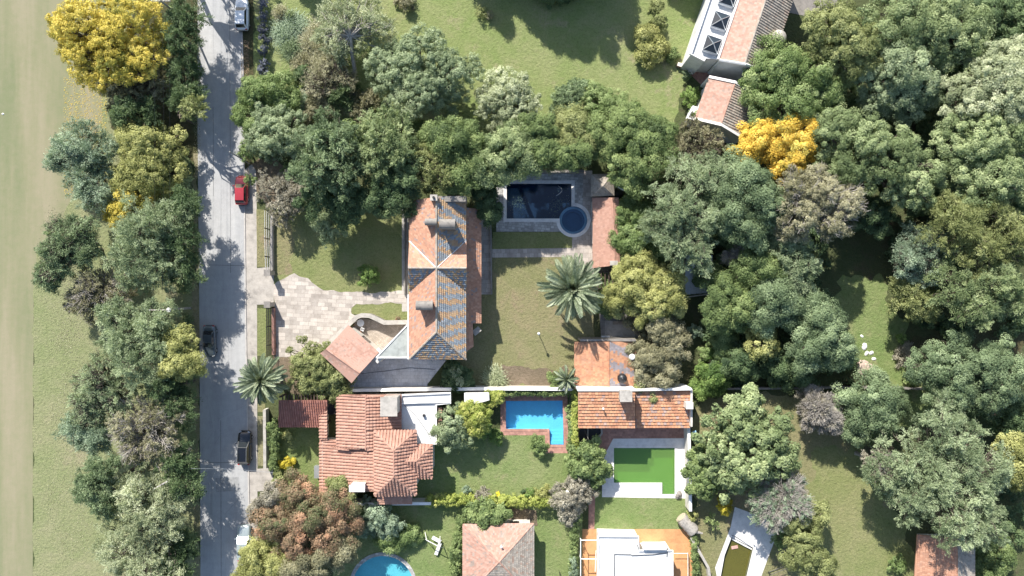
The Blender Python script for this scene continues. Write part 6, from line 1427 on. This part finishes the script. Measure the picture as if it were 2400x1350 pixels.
T('shrub', 'light green round shrub left of the pale pink gabled roof', [(2112, 1328, 20)], 2.2, 'shrub', 'light', ge, cat='shrub'); T('deciduous_tree', 'green crown at the bottom right corner', [(2350, 1310, 40), (2330, 1345, 30)], 5, 'broad', 'mid', ge)
T('shrub', 'bright yellow bush left of the stagnant pool deck', [(1700, 1188, 19)], 2.2, 'shrub', 'lemon', cat='shrub'); T('shrub', 'thin dark green sapling on the dry grass by the bright yellow bush', [(1664, 1215, 14), (1674, 1232, 12)], 2.2, 'sparse', 'mid', cat='shrub')
T('shrub', 'yellow-green bush behind the fallen log', [(1624, 1212, 15)], 1.8, 'shrub', 'yolive', cat='shrub'); T('shrub', 'pale brushwood patch at the clearing edge', [(2125, 830, 22), (2110, 850, 14)], .9, 'sparse', 'taupe', ge, cat='shrub')
T('shrub', 'small vivid shrub at the clearing edge', [(2115, 795, 14)], .9, 'shrub', 'vivid', ge, cat='shrub'); T('shrub', 'low dark shrub left of the wide dark green dome', [(2140, 890, 20)], 1.6, 'shrub', 'light', ge, cat='shrub')
hedge('low dark hedge along the outside of the orange patio', [(1628, 1262), (1632, 1330), (1634, 1400)], 14, 1.4, 'mid', rough=.2)
for i, (x, y, r_, h) in enumerate(((2030, 250, 40, 6), (2210, 280, 40, 6), (2250, 150, 40, 7), (2200, 470, 45, 6), (1730, 580, 36, 6), (2060, 500, 46, 8), (1660, 640, 30, 5))):
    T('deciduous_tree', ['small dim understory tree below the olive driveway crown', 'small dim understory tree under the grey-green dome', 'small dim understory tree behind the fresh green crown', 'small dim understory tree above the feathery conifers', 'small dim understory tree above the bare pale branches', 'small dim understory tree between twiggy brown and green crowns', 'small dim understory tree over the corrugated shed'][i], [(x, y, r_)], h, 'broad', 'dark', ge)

# undergrowth that closes the woodland floor
def undergrowth(label, poly, dens, leaf, seed, zr=(.2, 1.6)):
    rs = np.random.RandomState(seed); x0, x1 = min(p[0] for p in poly), max(p[0] for p in poly); y0, y1 = min(p[1] for p in poly), max(p[1] for p in poly)
    lo = []
    for k in range(int((x1-x0)*(y1-y0)/S/S*dens)):
        x, y = rs.uniform(x0, x1), rs.uniform(y0, y1)
        if not inside((x, y), poly): continue
        c = P(x, y); z = rs.uniform(*zr)
        if math.sin(c.x*.9+2*math.sin(c.y*.5))+rs.normal()*.5 > .3: continue
        lo.append((c.x, c.y, z, rs.uniform(.45, .95)))
    nl = KIND['broad']; KIND['broad'] = (.5, 1.1, 44, .13, .09, 'ball')
    L = np.array(lo); C, X, Y, V = [], [], [], []
    for i in range(0, len(lo), 60):
        c_, x_, y_, v_ = foliage(rs, lo[i:i+60], 'broad'); C.append(c_); X.append(x_); Y.append(y_); V.append(v_)
    KIND['broad'] = nl; C = np.concatenate(C); C[:, 2] = np.maximum(C[:, 2], .05)
    o = quads_mesh('undergrowth', C, np.concatenate(X), np.concatenate(Y), np.concatenate(V), LM[leaf], None); tag(o, label, 'undergrowth', kind='stuff')
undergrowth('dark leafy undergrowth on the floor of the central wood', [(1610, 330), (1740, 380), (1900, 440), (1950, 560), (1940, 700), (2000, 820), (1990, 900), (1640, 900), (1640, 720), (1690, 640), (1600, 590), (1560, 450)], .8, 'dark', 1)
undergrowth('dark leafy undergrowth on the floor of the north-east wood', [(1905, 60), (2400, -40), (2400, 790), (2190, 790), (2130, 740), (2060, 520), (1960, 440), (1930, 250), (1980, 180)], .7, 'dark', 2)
undergrowth('mixed undergrowth below the tree row north of the striped roof', [(610, 300), (860, 270), (1000, 290), (1290, 330), (1380, 390), (1170, 395), (1100, 420), (960, 440), (860, 470), (720, 440), (640, 390)], .6, 'mid', 3)
undergrowth('scattered undergrowth below the roadside trees', [(380, 20), (448, 20), (448, 1350), (380, 1350), (340, 1150), (390, 900), (370, 700), (360, 520), (310, 240)], .22, 'forest', 4, (.1, .8))
undergrowth('leafy undergrowth under the trees at the right edge', [(2180, 900), (2400, 930), (2400, 1260), (2320, 1290), (2330, 1050)], .7, 'dark', 5)
